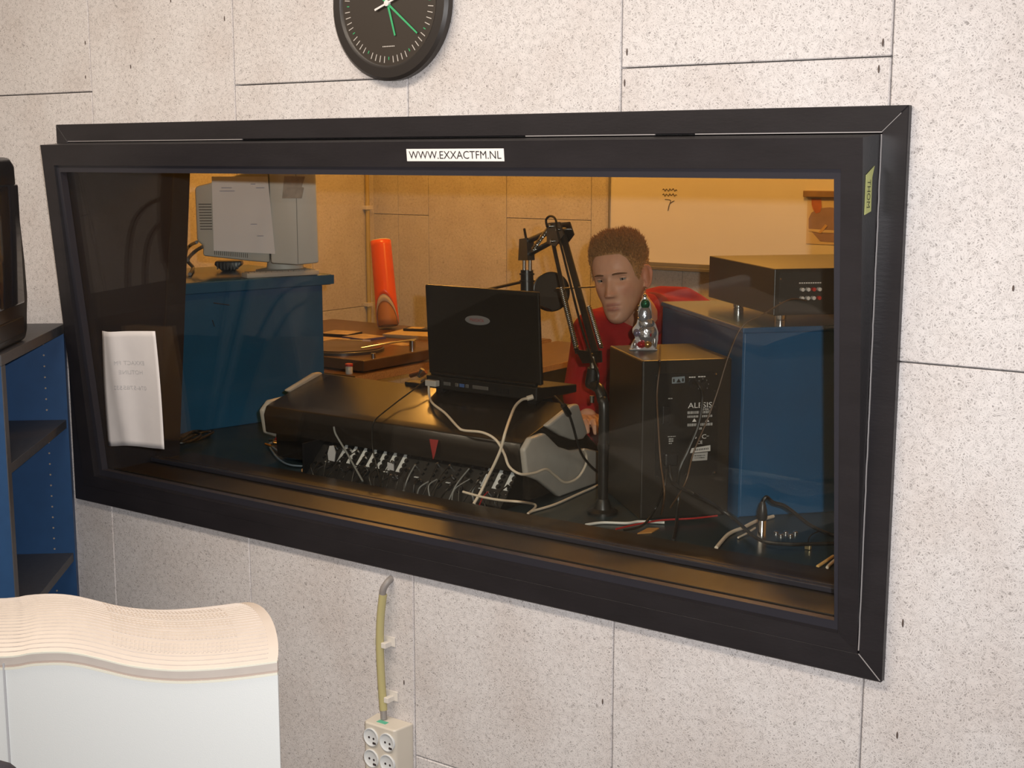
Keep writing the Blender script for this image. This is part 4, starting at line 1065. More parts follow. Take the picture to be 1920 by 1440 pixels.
MB().box(lx0+.012, lx0+.048, ly-.020, ly-.002, lz+.008, lz+.024, .002).build('plug', mat('plug_clear', (.5, .47, .43), .25), w1)
w2 = thing('white_lead', 'cream lead hanging from the laptop down past the console to the desk edge', 'cable', (0.85, 0.45, 0.68))
q0 = V((lx1-.022, ly-.012, lz+.006))
pts = [q0, at_y(978, 750, .57), at_y(966, 762, .53), at_y(956, 785, .45), at_y(947, 812, .385), at_y(939, 842, .375), at_y(928, 868, .370), at_y(914, 896, .365), at_y(900, 925, .35), at_y(888, 945, .33)]
MB().tube(pts, .0036, 8).build('sheath', CWH, w2, smooth=True)
MB().tube([q0+V((.010, .012, .004)), q0], .0065, 8, False).build('plug', CWH, w2, smooth=True)
w3 = thing('usb_lead', 'black lead with a boxy plug over the grey end cheek of the console', 'cable', (0.95, 0.6, 0.7))
p_ = [at_x(1040, 752, .985)+V((0, 0, .012)), at_x(1056, 760, 1.024), at_x(1067, 777, 1.024), at_x(1075, 800, 1.024), at_x(1083, 830, 1.024), at_x(1092, 853, 1.024), at_x(1106, 872, 1.024), at_x(1124, 888, 1.024)]
MB().tube(p_, .0030, 8).build('sheath', CBK, w3, smooth=True)
MB().tube(p_[1:3], .0075, 8, False).build('plug', CBK, w3, smooth=True)
cable(ys([(868, 922), (905, 932), (940, 938), (975, 941)], .343)+zs_([(1000, 945), (1004, 951), (990, 963)], ZD+.004)+zs_([(1000, 958), (1040, 946), (1085, 926), (1125, 908), (1145, 896)], ZD+.004), .0030, CWH, 'thin cream cable bent back along the desk edge before the microphone stand')
cable(zs_([(1098, 984), (1130, 980), (1175, 981), (1200, 978), (1246, 980)], ZD+.004), .0032, mat('cable_white', (.6, .6, .57), .5), 'white cable lying in front of the loudspeaker')
cable(zs_([(1155, 992), (1200, 982), (1245, 975), (1300, 972), (1345, 967)], ZD+.010), .0022, CRD, 'thin red cable crossing the white one before the loudspeaker')
tag(MB().prism([tuple(at_z(*p, ZD)[:2]) for p in ((1195, 1002), (1215, 992), (1236, 992), (1222, 1000))], 'z', ZD+.0005, ZD+.003).build('card_scrap', mat('card_orange', (.45, .22, .06), .6), smooth=False), 'orange scrap of card by the desk edge before the loudspeaker', 'scrap')
cable([at_plane(1255, 872, SA+V((.020, -.018, 0)), angS), at_plane(1263, 905, SA+V((.03, -.027, 0)), angS)]+zs_([(1300, 925)], ZD+.10)+zs_([(1345, 951)], ZD+.04)+zs_([(1380, 976), (1424, 1012), (1475, 1020), (1520, 1020), (1600, 1018)], ZD+.0155), .0042, CBK, 'black mains lead of the loudspeaker running along the desk past the microphone plug')
cable([at_plane(1250, 880, SA+V((.030, -.027, 0)), angS)]+[at_z(1245, 915, ZD+.09), at_z(1228, 955, ZD+.03), at_z(1205, 985, ZD+.017), at_z(1170, 994, ZD+.017)], .0030, CBK, 'thin black lead from the loudspeaker to the microphone stand foot')
cable([at_plane(1300, 717, SA+V((.004, -.016, 0)), angS), at_plane(1312, 724, SA+V((.012, -.034, 0)), angS), at_plane(1317, 745, SA+V((.012, -.03, 0)), angS), at_plane(1310, 795, SA+V((.012, -.03, 0)), angS), at_plane(1290, 845, SA+V((.012, -.03, 0)), angS), at_plane(1273, 885, SA+V((.012, -.035, 0)), angS), at_z(1272, 940, ZD+.045), at_z(1268, 985, ZD+.007), at_z(1262, 1013, ZD+.004)], .0040, CBK, 'black signal lead from the jack of the loudspeaker down to the desk edge')
cable([TA @ V((.075, -.012, .035)), at_plane(1480, 562, RA+V((.015, -.013, 0)), angR), at_plane(1430, 590, RA+V((.022, -.020, 0)), angR), at_plane(1392, 612, RA+V((.022, -.020, 0)), angR), at_plane(1368, 662, SA+V((.034, -.031, 0)), angS), at_plane(1345, 735, SA+V((.03, -.03, 0)), angS), at_plane(1325, 790, SA+V((.03, -.035, 0)), angS), at_plane(1300, 850, SA+V((.03, -.027, 0)), angS), at_z(1285, 905, ZD+.10), at_z(1255, 955, ZD+.02)], .0018, CBR, 'thin brown lead from the amplifier down behind the loudspeaker plate')
SN = V((math.sin(math.radians(angS)), -math.cos(math.radians(angS)), 0))
cable([at_z(1238, 648, ZD+HS+.004), at_z(1237, 668, ZD+HS+.004), at_z(1237, 676, ZD+HS+.008), at_plane(1237, 690, SA+SN*.012, angS), at_plane(1232, 740, SA+SN*.012, angS), at_plane(1235, 810, SA+SN*.012, angS), at_plane(1239, 868, SA+SN*.030, angS), at_z(1246, 925, ZD+.09), at_z(1240, 965, ZD+.02)], .0020, CBR, 'thin brown lead hanging from the foil figure down the loudspeaker plate')
cable([at_y(798, 712, .62), at_y(775, 731, .565), at_y(745, 753, .51), at_y(712, 779, .43), at_y(702, 790, .405), at_y(698, 805, .400), at_y(699, 840, .39), at_y(708, 880, .37), at_y(716, 915, .335)], .0020, CBK, 'thin black lead draped over the hood of the console')
cable([at_y(626, 800, .402), at_y(630, 815, .400), at_y(648, 845, .39), at_y(662, 870, .375), at_y(680, 902, .345)], .0026, CGR, 'grey lead hanging before the scalloped legends of the console')
ry_ = random.Random(11)
for k in range(38):
    x = 0.352+k*0.0163+ry_.uniform(-.008, .008); t = ry_.choice((.34, .42, .55, .66, .34, .78))
    a = cp(x, t, .012); e = V((x+ry_.uniform(-.03, .03), .345+ry_.uniform(0, .012), ZD+.004))
    mid = (a+e)/2+V((ry_.uniform(-.01, .01), -.012, ry_.uniform(-.004, .012)))
    m = ry_.choice((CBK, CBK, CGR, CBK, CBK, CRD, CBK, CGR, CBK))
    pg = thing('patch_lead', {'cable_black': 'black', 'cable_dusty_grey': 'grey', 'cable_red': 'red'}[m.name]+' patch lead plugged into the back of the console', 'cable', (e.x, e.y, ZD), 0, 'patch leads behind the console')
    MB().tube([a, mid, e], ry_.choice((.0014, .0018, .0022)), 6, True, 5).build('sheath', m, pg, smooth=True)
    b = cp(x, t, .001); MB().cyl(b, a, .0042, .0036, 10).build('plug', STEEL if ry_.random() < .45 else CBK, pg, smooth=True)
rf = thing('red_ribbon', 'dark red strap hanging behind the middle of the console', 'strap', (0.60, .39, .70))
MB().hexa([at_y(805, 823, .408), at_y(822, 825, .408), at_y(815, 855, .395), at_y(812, 862, .393)], [at_y(805, 823, .411), at_y(822, 825, .411), at_y(815, 855, .398), at_y(812, 862, .396)]).build('strap', mat('strap_red', (.22, .012, .012), .6), rf)
for (px, py), a, lb in (((622, 842), 0, 'tall six-sided'), ((732, 870), 1, 'small square')):
    q = at_y(px, py, .375); tg = thing('cable_tag', lb+' white plastic tag among the console connectors', 'tag', (q.x, q.y, q.z))
    MB(frame(q, 10)).prism([(-.010, -.03), (.008, -.032), (.012, -.008), (.006, .010), (-.006, .008), (-.012, -.012)] if not a else [(-.008, -.014), (.010, -.016), (.010, .0), (-.008, .004)], 'y', -.0015, .0015).build('tag', mat('tag_white', (.42, .42, .44), .6), tg)
wd = at_z(695, 905, ZD)
tag(MB(frame((wd.x, wd.y, ZD), -3)).box(-.030, .022, -.012, .02, .0005, .016, .001).build('wood_block', mat('raw_wood', (.42, .22, .09), .6, noise=.3, nscale=40)), 'small raw wooden block at the desk edge below the console connectors', 'block')
wd = at_z(598, 884, ZD)
tag(MB(frame((wd.x, wd.y, ZD), 30)).box(-.045, .03, -.012, .012, .0005, .008, .001).build('wood_block', mat('raw_wood', (.42, .22, .09))), 'small raw wooden strip on the desk beside the gold phono plugs', 'block')
# plugs and slate leads under the left console end
pc = thing('phono_plugs', 'tangle of gold phono plugs with slate leads beside the console end cheek', 'plugs', (0.2, .5, ZD))
for k, (px, py) in enumerate(((505, 825), (512, 830), (518, 824), (508, 836), (524, 832), (530, 838))):
    q = at_z(px, py, ZD+.010); a = k*1.1
    MB().cyl(q, q+V((.02*math.cos(a), .02*math.sin(a), .004)), .0045, .0035, 10).build('plug', mat('gold', (.7, .42, .14), .25, metal=1.0) if k % 2 else (CRD if k == 2 else STEEL), pc, smooth=True)
for l in ([(505, 832), (530, 822), (542, 832), (556, 848), (568, 862)], [(508, 836), (525, 848), (545, 858), (580, 862)], [(503, 834), (520, 858), (545, 872), (590, 874)]):
    MB().tube(zs_(l, ZD+.0055), .0026, 7).build('lead', CBL, pc, smooth=True)
for k, l in enumerate(([(330, 828), (345, 815), (368, 808), (392, 812), (380, 820), (350, 826), (338, 833)], [(334, 834), (352, 822), (380, 811), (400, 810), (372, 824), (345, 831)], [(328, 831), (352, 829), (376, 816), (360, 811), (340, 822)])):
    cable(zs_(l, ZD+.005+.009*k), .0038, CBK, 'black lead in the coil before the blue cabinet under the studio monitor', group='coil of black leads')
# XLR plug standing on the desk
q = at_z(1428, 1008, ZD)
xl = thing('xlr_plug', 'silver and black microphone plug standing upright on the desk', 'plug', (q.x, q.y, ZD))
MB().lathe([(.0105, .0), (.0105, .006), (.0095, .008), (.0095, .040), (.008, .042)], q, 20).build('barrel', CHROME, xl, smooth=True)
MB().lathe([(.0100, .040), (.0115, .046), (.0105, .062), (.0065, .078), (.0045, .082)], q, 20).build('boot', BLACKP, xl, smooth=True)
pp = [q+V((0, 0, .078)), q+V((.006, .004, .092))]+[at_plane(a, b, q+V((.0, .01, 0)), 35) for a, b in ((1450, 942), (1470, 948), (1490, 962), (1512, 980), (1535, 993), (1562, 1003))]+[at_z(1600, 1012, ZD+.006)]
MB().tube(pp, .0042, 8).build('lead', CBK, xl, smooth=True)
cable(zs_([(1343, 1027), (1362, 1005), (1376, 996), (1392, 990), (1412, 980), (1422, 976), (1450, 968)], ZD+.005), .0042, CWH, 'thick cream cable end beside the upright microphone plug')
cable(zs_([(1384, 1008), (1400, 1000), (1416, 990)], ZD+.004), .0022, CWH, 'short thin cream cable end beside the thick one')
for k, (a, b) in enumerate((((1533, 1062), (1552, 1050)), ((1551, 1064), (1562, 1052)))):
    cable([at_z(*a, ZD+.004), at_z((a[0]+b[0])/2, (a[1]+b[1])/2, ZD+.005), at_z(b[0]+10, b[1]-7, ZD+.004)], .0034, CWH if k else mat('cable_amber', (.6, .38, .14), .4), ('cream' if k else 'amber')+' cable end lying alone near the brass plug on the desk')
q = at_z(1515, 1030, ZD)
jk = thing('jack_plug', 'small brass plug on a thin black lead on the desk', 'plug', (q.x, q.y, ZD))
MB().box(q.x-.006, q.x+.006, q.y-.005, q.y+.005, ZD+.0005, ZD+.012, .001).build('plug', mat('brass', (.55, .45, .25), .3, metal=.8), jk)
MB().tube([q+V((0, 0, .010)), at_z(1517, 1008, ZD+.012), at_z(1526, 1000, ZD+.006), at_z(1540, 995, ZD+.004)], .0015, 6).build('lead', CBK, jk, smooth=True)
q = at_z(1470, 1003, ZD)
for k in range(5):
    qq = at_z(1455+k*9, 1000+(k % 2)*5, ZD)
    tag(MB().lathe([(.006, .0005), (.006, .004), (.003, .006)], qq, 10).build('screw_cap', STEEL, smooth=True), 'small metal cap scattered behind the microphone plug', 'cap', 'caps behind the microphone plug')

# microphone stand with sprung boom arm
Mb = V((1.168, 0.497, 0)); 
def mpnt(px, py, off=0.0):
    p = at_plane(px, py, Mb, -35.0); return p + V((.574, .819, 0))*off
ARM = mat('boom_brown_black', (0.020, 0.016, 0.013), 0.30, spec=.6); POLE = mat('stand_black', (0.014, 0.013, 0.012), 0.35)
SPR = mat('spring_steel', (0.62, 0.60, 0.55), 0.22, metal=1.0)
mc = thing('microphone_boom', 'black microphone stand with a sprung boom arm beside the console', 'microphone stand', (Mb.x, Mb.y, ZD))
MB().lathe([(.036, .0), (.036, .006), (.022, .012), (.016, .03), (.0135, .035)], (Mb.x, Mb.y, ZD), 24).build('base_flange', POLE, mc, smooth=True)
pt = [V((Mb.x, Mb.y, ZD+.03)), V((Mb.x, Mb.y, .93)), mpnt(1129, 748), mpnt(1124, 730), mpnt(1113, 722), mpnt(1106, 719)]
MB().tube([pt[0], pt[0].lerp(pt[1], .5), pt[1]]+pt[2:], .0125, 14).build('pole', POLE, mc, smooth=True)
MB().lathe([(.0145, 0), (.0145, .012)], (Mb.x, Mb.y, .835), 16).build('collar', POLE, mc, smooth=True)
j0 = mpnt(1110, 718); j1 = mpnt(1112, 690)
MB().cyl(j0, j1, .017, .013, 16).build('socket', POLE, mc, smooth=True)
MB().cyl(j1, mpnt(1112, 668), .008, .008, 12).build('spigot', SPR, mc, smooth=True)
MB().cyl(mpnt(1110, 742), mpnt(1110, 755), .006, .005, 10).build('set_screw', SPR, mc, smooth=True)
e0 = mpnt(1112, 672)
br = MB()
for off in (-.013, .013):
    q4 = [mpnt(1088, 655, off), mpnt(1117, 658, off), mpnt(1118, 680, off), mpnt(1102, 681, off)]
    br.hexa(q4, [p+V((.574, .819, 0))*.003 for p in q4])
br.build('bracket', ARM, mc)
for (a, b, r, m, nm, off) in (((1112, 662), (1048, 428), .0088, ARM, 'lower_arm', .006), ((1088, 662), (1040, 444), .0052, ARM, 'lower_arm', -.008)):
    MB().cyl(mpnt(*a, off), mpnt(*b, off), r, r, 12).build(nm, m, mc, smooth=True)
def spring(a, b, r, turns, name='spring'):
    d = (b-a); L_ = d.length; d = d/L_; u = d.orthogonal().normalized(); v = d.cross(u); pts = []
    n = turns*8
    for i in range(n+1):
        an = 2*math.pi*i/8; pts.append(a+d*(L_*i/n)+(u*math.cos(an)+v*math.sin(an))*r)
    MB().tube(pts, .0011, 5, False).build(name, SPR, mc, smooth=True)
    MB().cyl(a, b, r*.72, r*.72, 10).build('spring_core', SPR, mc, smooth=True)
spring(mpnt(1090, 654, -.012), mpnt(1061, 540, -.012), .0062, 34)
spring(mpnt(1117, 652, .014), mpnt(1094, 575, .014), .0052, 24)
MB().cyl(mpnt(1056, 541, -.018), mpnt(1100, 538, .022), .0022, .0022, 8).build('cross_pin', SPR, mc, smooth=True)
el = MB()
for off in (-.013, .013):
    q4 = [mpnt(1034, 418, off), mpnt(1058, 416, off), mpnt(1066, 440, off), mpnt(1050, 462, off), mpnt(1034, 456, off)]
    el.hexa(q4, [p+V((.574, .819, 0))*.003 for p in q4])
el.build('elbow', ARM, mc)
for px, py in ((1042, 424), (1056, 430), (1045, 452)): MB().cyl(mpnt(px, py, -.019), mpnt(px, py, .019), .0042, .0042, 10).build('elbow_bolt', SPR, mc, smooth=True)
for (a, b, r) in (((1040, 430), (990, 452), .0078), ((1044, 448), (990, 478), .0070)):
    MB().cyl(mpnt(*a), mpnt(*b), r, r, 12).build('upper_arm', ARM, mc, smooth=True)
spring(mpnt(1038, 424, -.010), mpnt(1006, 468, -.010), .0052, 18)
MB().hexa([mpnt(980, 448, -.010), mpnt(994, 446, -.010), mpnt(996, 488, -.010), mpnt(978, 488, -.010)], [mpnt(980, 448, .010), mpnt(994, 446, .010), mpnt(996, 488, .010), mpnt(978, 488, .010)]).build('head_bracket', ARM, mc)
MB().cyl(mpnt(983, 429), mpnt(987, 450), .0035, .0035, 8).build('thumb_pin', ARM, mc, smooth=True)
for px in (983, 994): MB().cyl(mpnt(px, 486), mpnt(px, 508), .0052, .0052, 10).build('chrome_post', CHROME, mc, smooth=True)
MB().cyl(mpnt(988, 506), mpnt(989, 585), .017, .019, 18).build('microphone_body', mat('mic_black', (.013, .012, .011), .35), mc, smooth=True)
for py in (512, 525, 545): MB().cyl(mpnt(988, py), mpnt(988, py+3), .0205, .0205, 18).build('microphone_ring', ARM, mc, smooth=True)
cq = at_plane(1033, 547, Mb+V((.04, .06, 0)), -35.0)
vd = (CAM-cq).normalized(); vd = (vd+V((.35, .2, 0))).normalized()
du_ = vd.orthogonal().normalized()
TP = Matrix.Translation(cq) @ vd.to_track_quat('Y', 'Z').to_matrix().to_4x4()
pf_ = thing('pop_filter', 'round dark mesh pop filter behind the boom arm', 'pop filter', cq-V((0, 0, .055)))
MB(TP).lathe([(.0535, -.004), (.0535, .004), (.0505, .005), (.0505, -.005)], n=40, axis='y').build('hoop', ARM, pf_, smooth=True)
MB(TP).lathe([(.051, -.0012), (.051, .0012), (.0, .0014)], n=40, axis='y').build('mesh', mat('pop_mesh', (.032, .022, .014), .6, bump=.5, bscale=1500), pf_, smooth=True)
MB().tube([mpnt(990, 560), mpnt(1000, 575, .02), cq+V((0, 0, -.050))], .0035, 8).build('bracket', ARM, pf_, smooth=True)
for px, py in ((1018, 525), (1004, 526)): MB().ball(at_plane(px, py, Mb+V((.035, .055, 0)), -35)-V((0, .008, 0)), .004, 8).build('rivet', CHROME, pf_, smooth=True)
cable([mpnt(905, 545), mpnt(940, 537), mpnt(980, 528)], .0045, CBK, 'black cable reaching the microphone from behind the laptop')
cable([mpnt(1040, 426, -.02), mpnt(1038, 412, -.02), mpnt(1046, 405, -.02), mpnt(1056, 411, -.02), mpnt(1062, 432, -.024), mpnt(1070, 470, -.022), mpnt(1085, 530, -.022), mpnt(1103, 600, -.022), mpnt(1122, 660, -.022), mpnt(1138, 700, -.022), mpnt(1134, 728, -.022)], .0030, CBK, 'black microphone cable looping over the elbow of the boom arm')

# foil figure on the loudspeaker
fg = at_z(1207, 656, ZD+HS)
fd = math.degrees(math.atan2(-(CAM.y-fg.y), -(CAM.x-fg.x)))+90
TF = frame(fg, 35.0)
fi = thing('foil_figure', 'silver foil wrapped gnome figure with a green cap on the loudspeaker', 'figure', fg, 35.0)
FOIL = mat('foil_silver', (0.78, 0.78, 0.82), 0.16, metal=.85, bump=.9, bscale=130); CLEARP = mat('foil_edge', (.85, .85, .88), .08, metal=.6)
s_ = 1/0.815   # millimetres per pixel at the speaker top
def fo(l): return [((px-1207)*s_/1000, (656-py)*s_/1000) for px, py in l]
out = fo([(1179, 655), (1183, 644), (1190, 632), (1184, 622), (1184, 614), (1192, 604), (1195, 592), (1194, 580), (1198, 562), (1204, 552), (1207, 545), (1211, 552), (1219, 562), (1221, 578), (1222, 594), (1229, 604), (1235, 620), (1235, 636), (1231, 655)])
n_ = len(out)
m_ = MB(TF); m_.prism(out, 'y', -.0035, .0035, bev=.0025, seg=2); m_.build('blister_edge', CLEARP, fi, smooth=True)
def blob(name, px, py, rx, rz, ry, m): 
    (x, z), = fo([(px, py)]); MB(TF).ball((x, -.004, z), 1.0, 18, rx*s_/1000, ry, rz*s_/1000).build(name, m, fi, smooth=True)
blob('face', 1208, 589, 13, 20, .010, mat('foil_grey', (.40, .42, .48), .2, metal=.7, bump=.8, bscale=160))
blob('cap', 1208, 566, 9, 10, .008, mat('foil_green', (.015, .13, .06), .25, metal=.6, bump=1.0, bscale=160))
blob('cap_tip', 1207, 549, 3.2, 4, .005, CHROME)
blob('beard', 1211, 604, 16, 13, .012, FOIL)
blob('body', 1213, 623, 19, 20, .013, FOIL)
blob('mitten', 1192, 622, 7, 8, .012, mat('foil_lilac', (.30, .28, .42), .2, metal=.6, bump=.6, bscale=160))
blob('boots', 1202, 645, 9, 7, .012, mat('foil_red', (.50, .03, .04), .2, metal=.5, bump=.6, bscale=160))
blob('sack', 1214, 644, 9, 8, .012, mat('foil_gold', (.50, .26, .08), .2, metal=.7, bump=.6, bscale=160))
blob('toy', 1219, 625, 3, 6, .015, mat('foil_red', (.5, .03, .04)))
blob('leg', 1227, 640, 4, 14, .010, FOIL); blob('leg', 1189, 645, 4, 11, .010, FOIL)
for px, py, r in ((1196, 570, 2.2), (1194, 579, 1.8), (1196, 594, 2.5), (1215, 599, 3), (1220, 598, 2), (1213, 615, 2), (1205, 634, 2.2), (1216, 634, 2), (1186, 653, 2.5), (1230, 652, 2)):
    blob('foil_bead', px, py, r, r, .0022*r, CHROME)
(x0_, z0_), (x1_, z1_) = fo([(1178, 656), (1233, 652)])
MB(TF).box(x0_, x1_, -.014, .014, 0.0005, .004, .0015).build('foot_plate', CLEARP, fi)

# white keyboard under the presenter's hand
TKb = frame((1.00, 0.905, ZD), -6)
k2 = thing('white_keyboard', 'white keyboard on the desk under the hand of the person', 'keyboard', (1.0, .905, ZD), -6)
MB(TKb).prism([(-.075, .0005), (.075, .0005), (.075, .016), (-.075, .028)], 'x', -.165, .02, bev=.003).build('case', mat('kb_white', (.66, .60, .52), .5), k2)
for i in range(8):
    for j in range(5):
        z = .028-.012*((j+.5)/5)-.001
        MB(TKb).box(-.155+i*.0225, -.136+i*.0225, -.068+j*.027, -.046+j*.027, z, z+.006).build('key', mat('kb_key', (.60, .55, .48), .5), k2)
# silver adapters behind the console hood
ad = thing('plug_adapter', 'silver and copper plug adapters on the console beside the laptop', 'adapter', at_y(785, 715, .66))
for k, (a, b, m) in enumerate((((770, 704), (790, 698), mat('copper', (.55, .25, .12), .3, metal=.9)), ((786, 706), (792, 692), SPR), ((790, 703), (799, 697), mat('copper', (.5, .2, .1))), ((792, 716), (801, 710), SPR))):
    MB().cyl(at_y(*a, .66), at_y(*b, .66), .007, .006, 12).build('adapter', m, ad, smooth=True)
MB().box(*sorted((at_y(768, 720, .66).x, at_y(800, 720, .66).x)), .64, .68, .885, at_y(785, 716, .66).z).build('rest', BLACKP, ad)
# ------------------------------------------------------------------ the person behind the console
SKIN_, _nt, _b = nodes('skin')
_vc = N(_nt, 'ShaderNodeAttribute', attribute_name='tone'); _tn = N(_nt, 'ShaderNodeTexNoise'); _tn.inputs['Scale'].default_value = 60
_mx = N(_nt, 'ShaderNodeMix', data_type='RGBA', blend_type='MULTIPLY'); _mx.inputs[0].default_value = 1.0
_nt.links.new(_vc.outputs['Color'], _mx.inputs[6]); _nt.links.new(ramp(_nt, _tn.outputs['Fac'], [(0.3, (0.93, 0.90, 0.90)), (0.7, (1, 1, 1))]), _mx.inputs[7])
_nt.links.new(_mx.outputs[2], _b.inputs['Base Color']); _b.inputs['Roughness'].default_value = 0.48; _b.inputs['Specular IOR Level'].default_value = 0.35
_b.inputs['Subsurface Weight'].default_value = 0.12; _b.inputs['Subsurface Radius'].default_value = (0.010, 0.004, 0.002); _b.inputs['Subsurface Scale'].default_value = 0.6

Pe = at_d(1143, 527, 3.70)
Ff = V((0.16, -0.985, -0.06)).normalized()
imr = V((rt.x, rt.y, 0)).normalized()
Uu = (V((0, 0, 1))*math.cos(math.radians(9))-imr*math.sin(math.radians(9)))
Uu = (Uu-Ff*Uu.dot(Ff)).normalized(); Rr = Uu.cross(Ff)*-1
if Rr.dot(imr) < 0: Rr = -Rr
HM_ = Matrix((Rr, -Ff, Uu)).transposed().to_4x4(); HM_.translation = Pe-Ff*0.082
LEV = [(-.1215, .012, .070, -.046), (-.116, .022, .080, -.028), (-.106, .031, .0865, -.008), (-.092, .0395, .0875, .012), (-.075, .0470, .0870, .034), (-.058, .0535, .0865, .052), (-.040, .0615, .0865, .068), (-.020, .0665, .0865, .082),
       (0.0, .0695, .0865, .092), (.022, .0715, .0880, .097), (.045, .0720, .0865, .098), (.066, .0690, .0800, .094), (.085, .0620, .0690, .085), (.099, .0500, .0530, .070), (.109, .0330, .0330, .050), (.114, .0150, .0140, .028)]
def lev(z):
    for i in range(len(LEV)-1):
        if LEV[i][0] <= z <= LEV[i+1][0]:
            t = (z-LEV[i][0])/(LEV[i+1][0]-LEV[i][0])
            P0, P1, P2, P3 = LEV[max(i-1, 0)], LEV[i], LEV[i+1], LEV[min(i+2, len(LEV)-1)]
            return [0.5*(2*b+(c-a)*t+(2*a-5*b+4*c-d)*t*t+(3*b-a-3*c+d)*t**3) for a, b, c, d in zip(P0[1:], P1[1:], P2[1:], P3[1:])]
    return list(LEV[0][1:] if z < LEV[0][0] else LEV[-1][1:])
def g2(x, z, cx, cz, sx, sz): return math.exp(-((x-cx)/sx)**2-((z-cz)/sz)**2)
def face_dy(x, z):
    d = 0.0
    ax = abs(x)
    d += 0.0125*g2(ax, z, .031, .0005, .0155, .0115)                       # eye sockets
    d -= 0.0045*g2(ax, z, .026, .0200, .020, .0065)                        # brow
    if -.055 < z < .022:                                                    # nose ridge
        t = min(1, max(0, (.014-z)/.050)); wv = .0070+.0050*t
        fade = 1.0 if z > -.040 else math.exp(-((z+.040)/.0055)**2)
        d -= (.003+.0205*t**1.25)*math.exp(-(x/wv)**2)*fade
    d -= 0.0085*g2(ax, z, .0115, -.0405, .0052, .0058)                     # nostril wings
    d += 0.0020*g2(ax, z, .0065, -.0480, .0035, .0025)
    d -= 0.0042*g2(x, z, 0, -.0655, .0200, .0040)                           # upper lip
    d -= 0.0055*g2(x, z, 0, -.0775, .0165, .0048)                           # lower lip
    d += 0.0052*g2(x, z, 0, -.0708, .0230, .0017)                           # parting of the lips
    d += 0.0038*g2(x, z, 0, -.0885, .0140, .0050)
    d -= 0.0050*g2(x, z, 0, -.1060, .0160, .0090)                           # chin
    d -= 0.0035*g2(ax, z, .045, -.0220, .014, .014)                        # cheek bones
    d += 0.0030*g2(ax, z, .044, -.0600, .012, .018)
    return d
def head_pt(a, z):
    """a = angle round the head, -90 deg is the face"""
    w_, f_, b_ = lev(z)
    c, s = math.cos(a), math.sin(a)
    x = w_*math.copysign(abs(c)**0.86, c)
    cy = (b_-f_)/2; ry2 = (b_+f_)/2
    y = cy+ry2*math.copysign(abs(s)**0.92, s)
    if s < 0: y += face_dy(x, z)*min(1.0, (-s)*1.6)
    return V((x, y, z))
def front_y(x, z):
    w_, f_, b_ = lev(z); c = max(-1, min(1, x/w_)); c = math.copysign(abs(c)**(1/.86), c); return head_pt(-math.acos(c), z).y
body = MB(HM_)
NA, NZ = 120, 96; rows = []
for j in range(NZ+1):
    z = -.1215+(.114+.1215)*j/NZ
    rows.append([body._v(head_pt(2*math.pi*k/NA, z)) for k in range(NA)])
for A_, B_ in zip(rows, rows[1:]):
    for k in range(NA): body.bm.faces.new((A_[k], A_[(k+1) % NA], B_[(k+1) % NA], B_[k]))
body.bm.faces.new(rows[0][::-1]); body.bm.faces.new(rows[-1])
# ears
for sgn in (-1, 1):
    body.ball((sgn*.0735, .012, -.008), 1.0, 16, .0065, .0165, .029)
    body.tube([(sgn*.070, -.002, -.030), (sgn*.075, .006, -.037), (sgn*.080, .020, -.020), (sgn*.082, .028, .004), (sgn*.079, .020, .020), (sgn*.073, .004, .022), (sgn*.070, -.004, .008)], .0038, 8)
body.T = Matrix.Identity(4)
def chain(mb, pts, n=14):
    for (p, r), (q, s) in zip(pts, pts[1:]):
        mb.cyl(p, q, r, s, n)
    for p, r in pts: mb.ball(p, r, 14)
nk0 = HM_ @ V((0, .030, -.070)); 
SR = at_d(1118, 624, 3.87); SL = at_d(1312, 606, 4.00)
S0 = (SR+SL)/2
nk1 = S0+V((0.0, -.03, .015))
axis = (SL-SR).normalized(); fwd = V((axis.y, -axis.x, 0)).normalized()
if fwd.y > 0: fwd = -fwd
pel = S0-fwd*.20; pel.z = 0.575
chain(body, [(nk0, .052), (nk1, .058)])
lum = S0.lerp(pel, .55)-fwd*.03
tors = []
for sgn in (-1, 1):
    o_ = axis*sgn
    tors.append([(S0+o_*.085-V((0, 0, .035)), .075), (S0.lerp(lum, .45)+o_*.075, .098), (lum+o_*.062, .092), (pel+o_*.070, .105)])
for c_ in tors: chain(body, c_)
chain(body, [(SR-V((0, 0, .01)), .058), (S0-V((0, 0, .005)), .070), (SL-V((0, 0, .01)), .058)])
ER = at_d(1090, 742, 3.74); WR = at_d(1101, 783, 3.605)
EL = SL+V((-.01, .02, -.27)); WL = V((0.97, 1.03, 0.755))
armR = [(SR, .052), (ER, .041), (WR, .026)]; armL = [(SL, .052), (EL, .041), (WL, .026)]
chain(body, armR); chain(body, armL)
kneeR = pel-axis*.13+fwd*.42; kneeR.z = .54; kneeL = pel+axis*.13+fwd*.42; kneeL.z = .54
footR = V((kneeR.x, kneeR.y+.05, .09)); footL = V((kneeL.x, kneeL.y+.05, .09))
for s_, kn, ft in ((-1, kneeR, footR), (1, kneeL, footL)):
    chain(body, [(pel+axis*s_*.085, .095), (kn, .062), (ft, .042)])
    chain(body, [(ft-V((0, 0, .045)), .040), (ft-V((0, 0, .055))+fwd*.13, .030)])
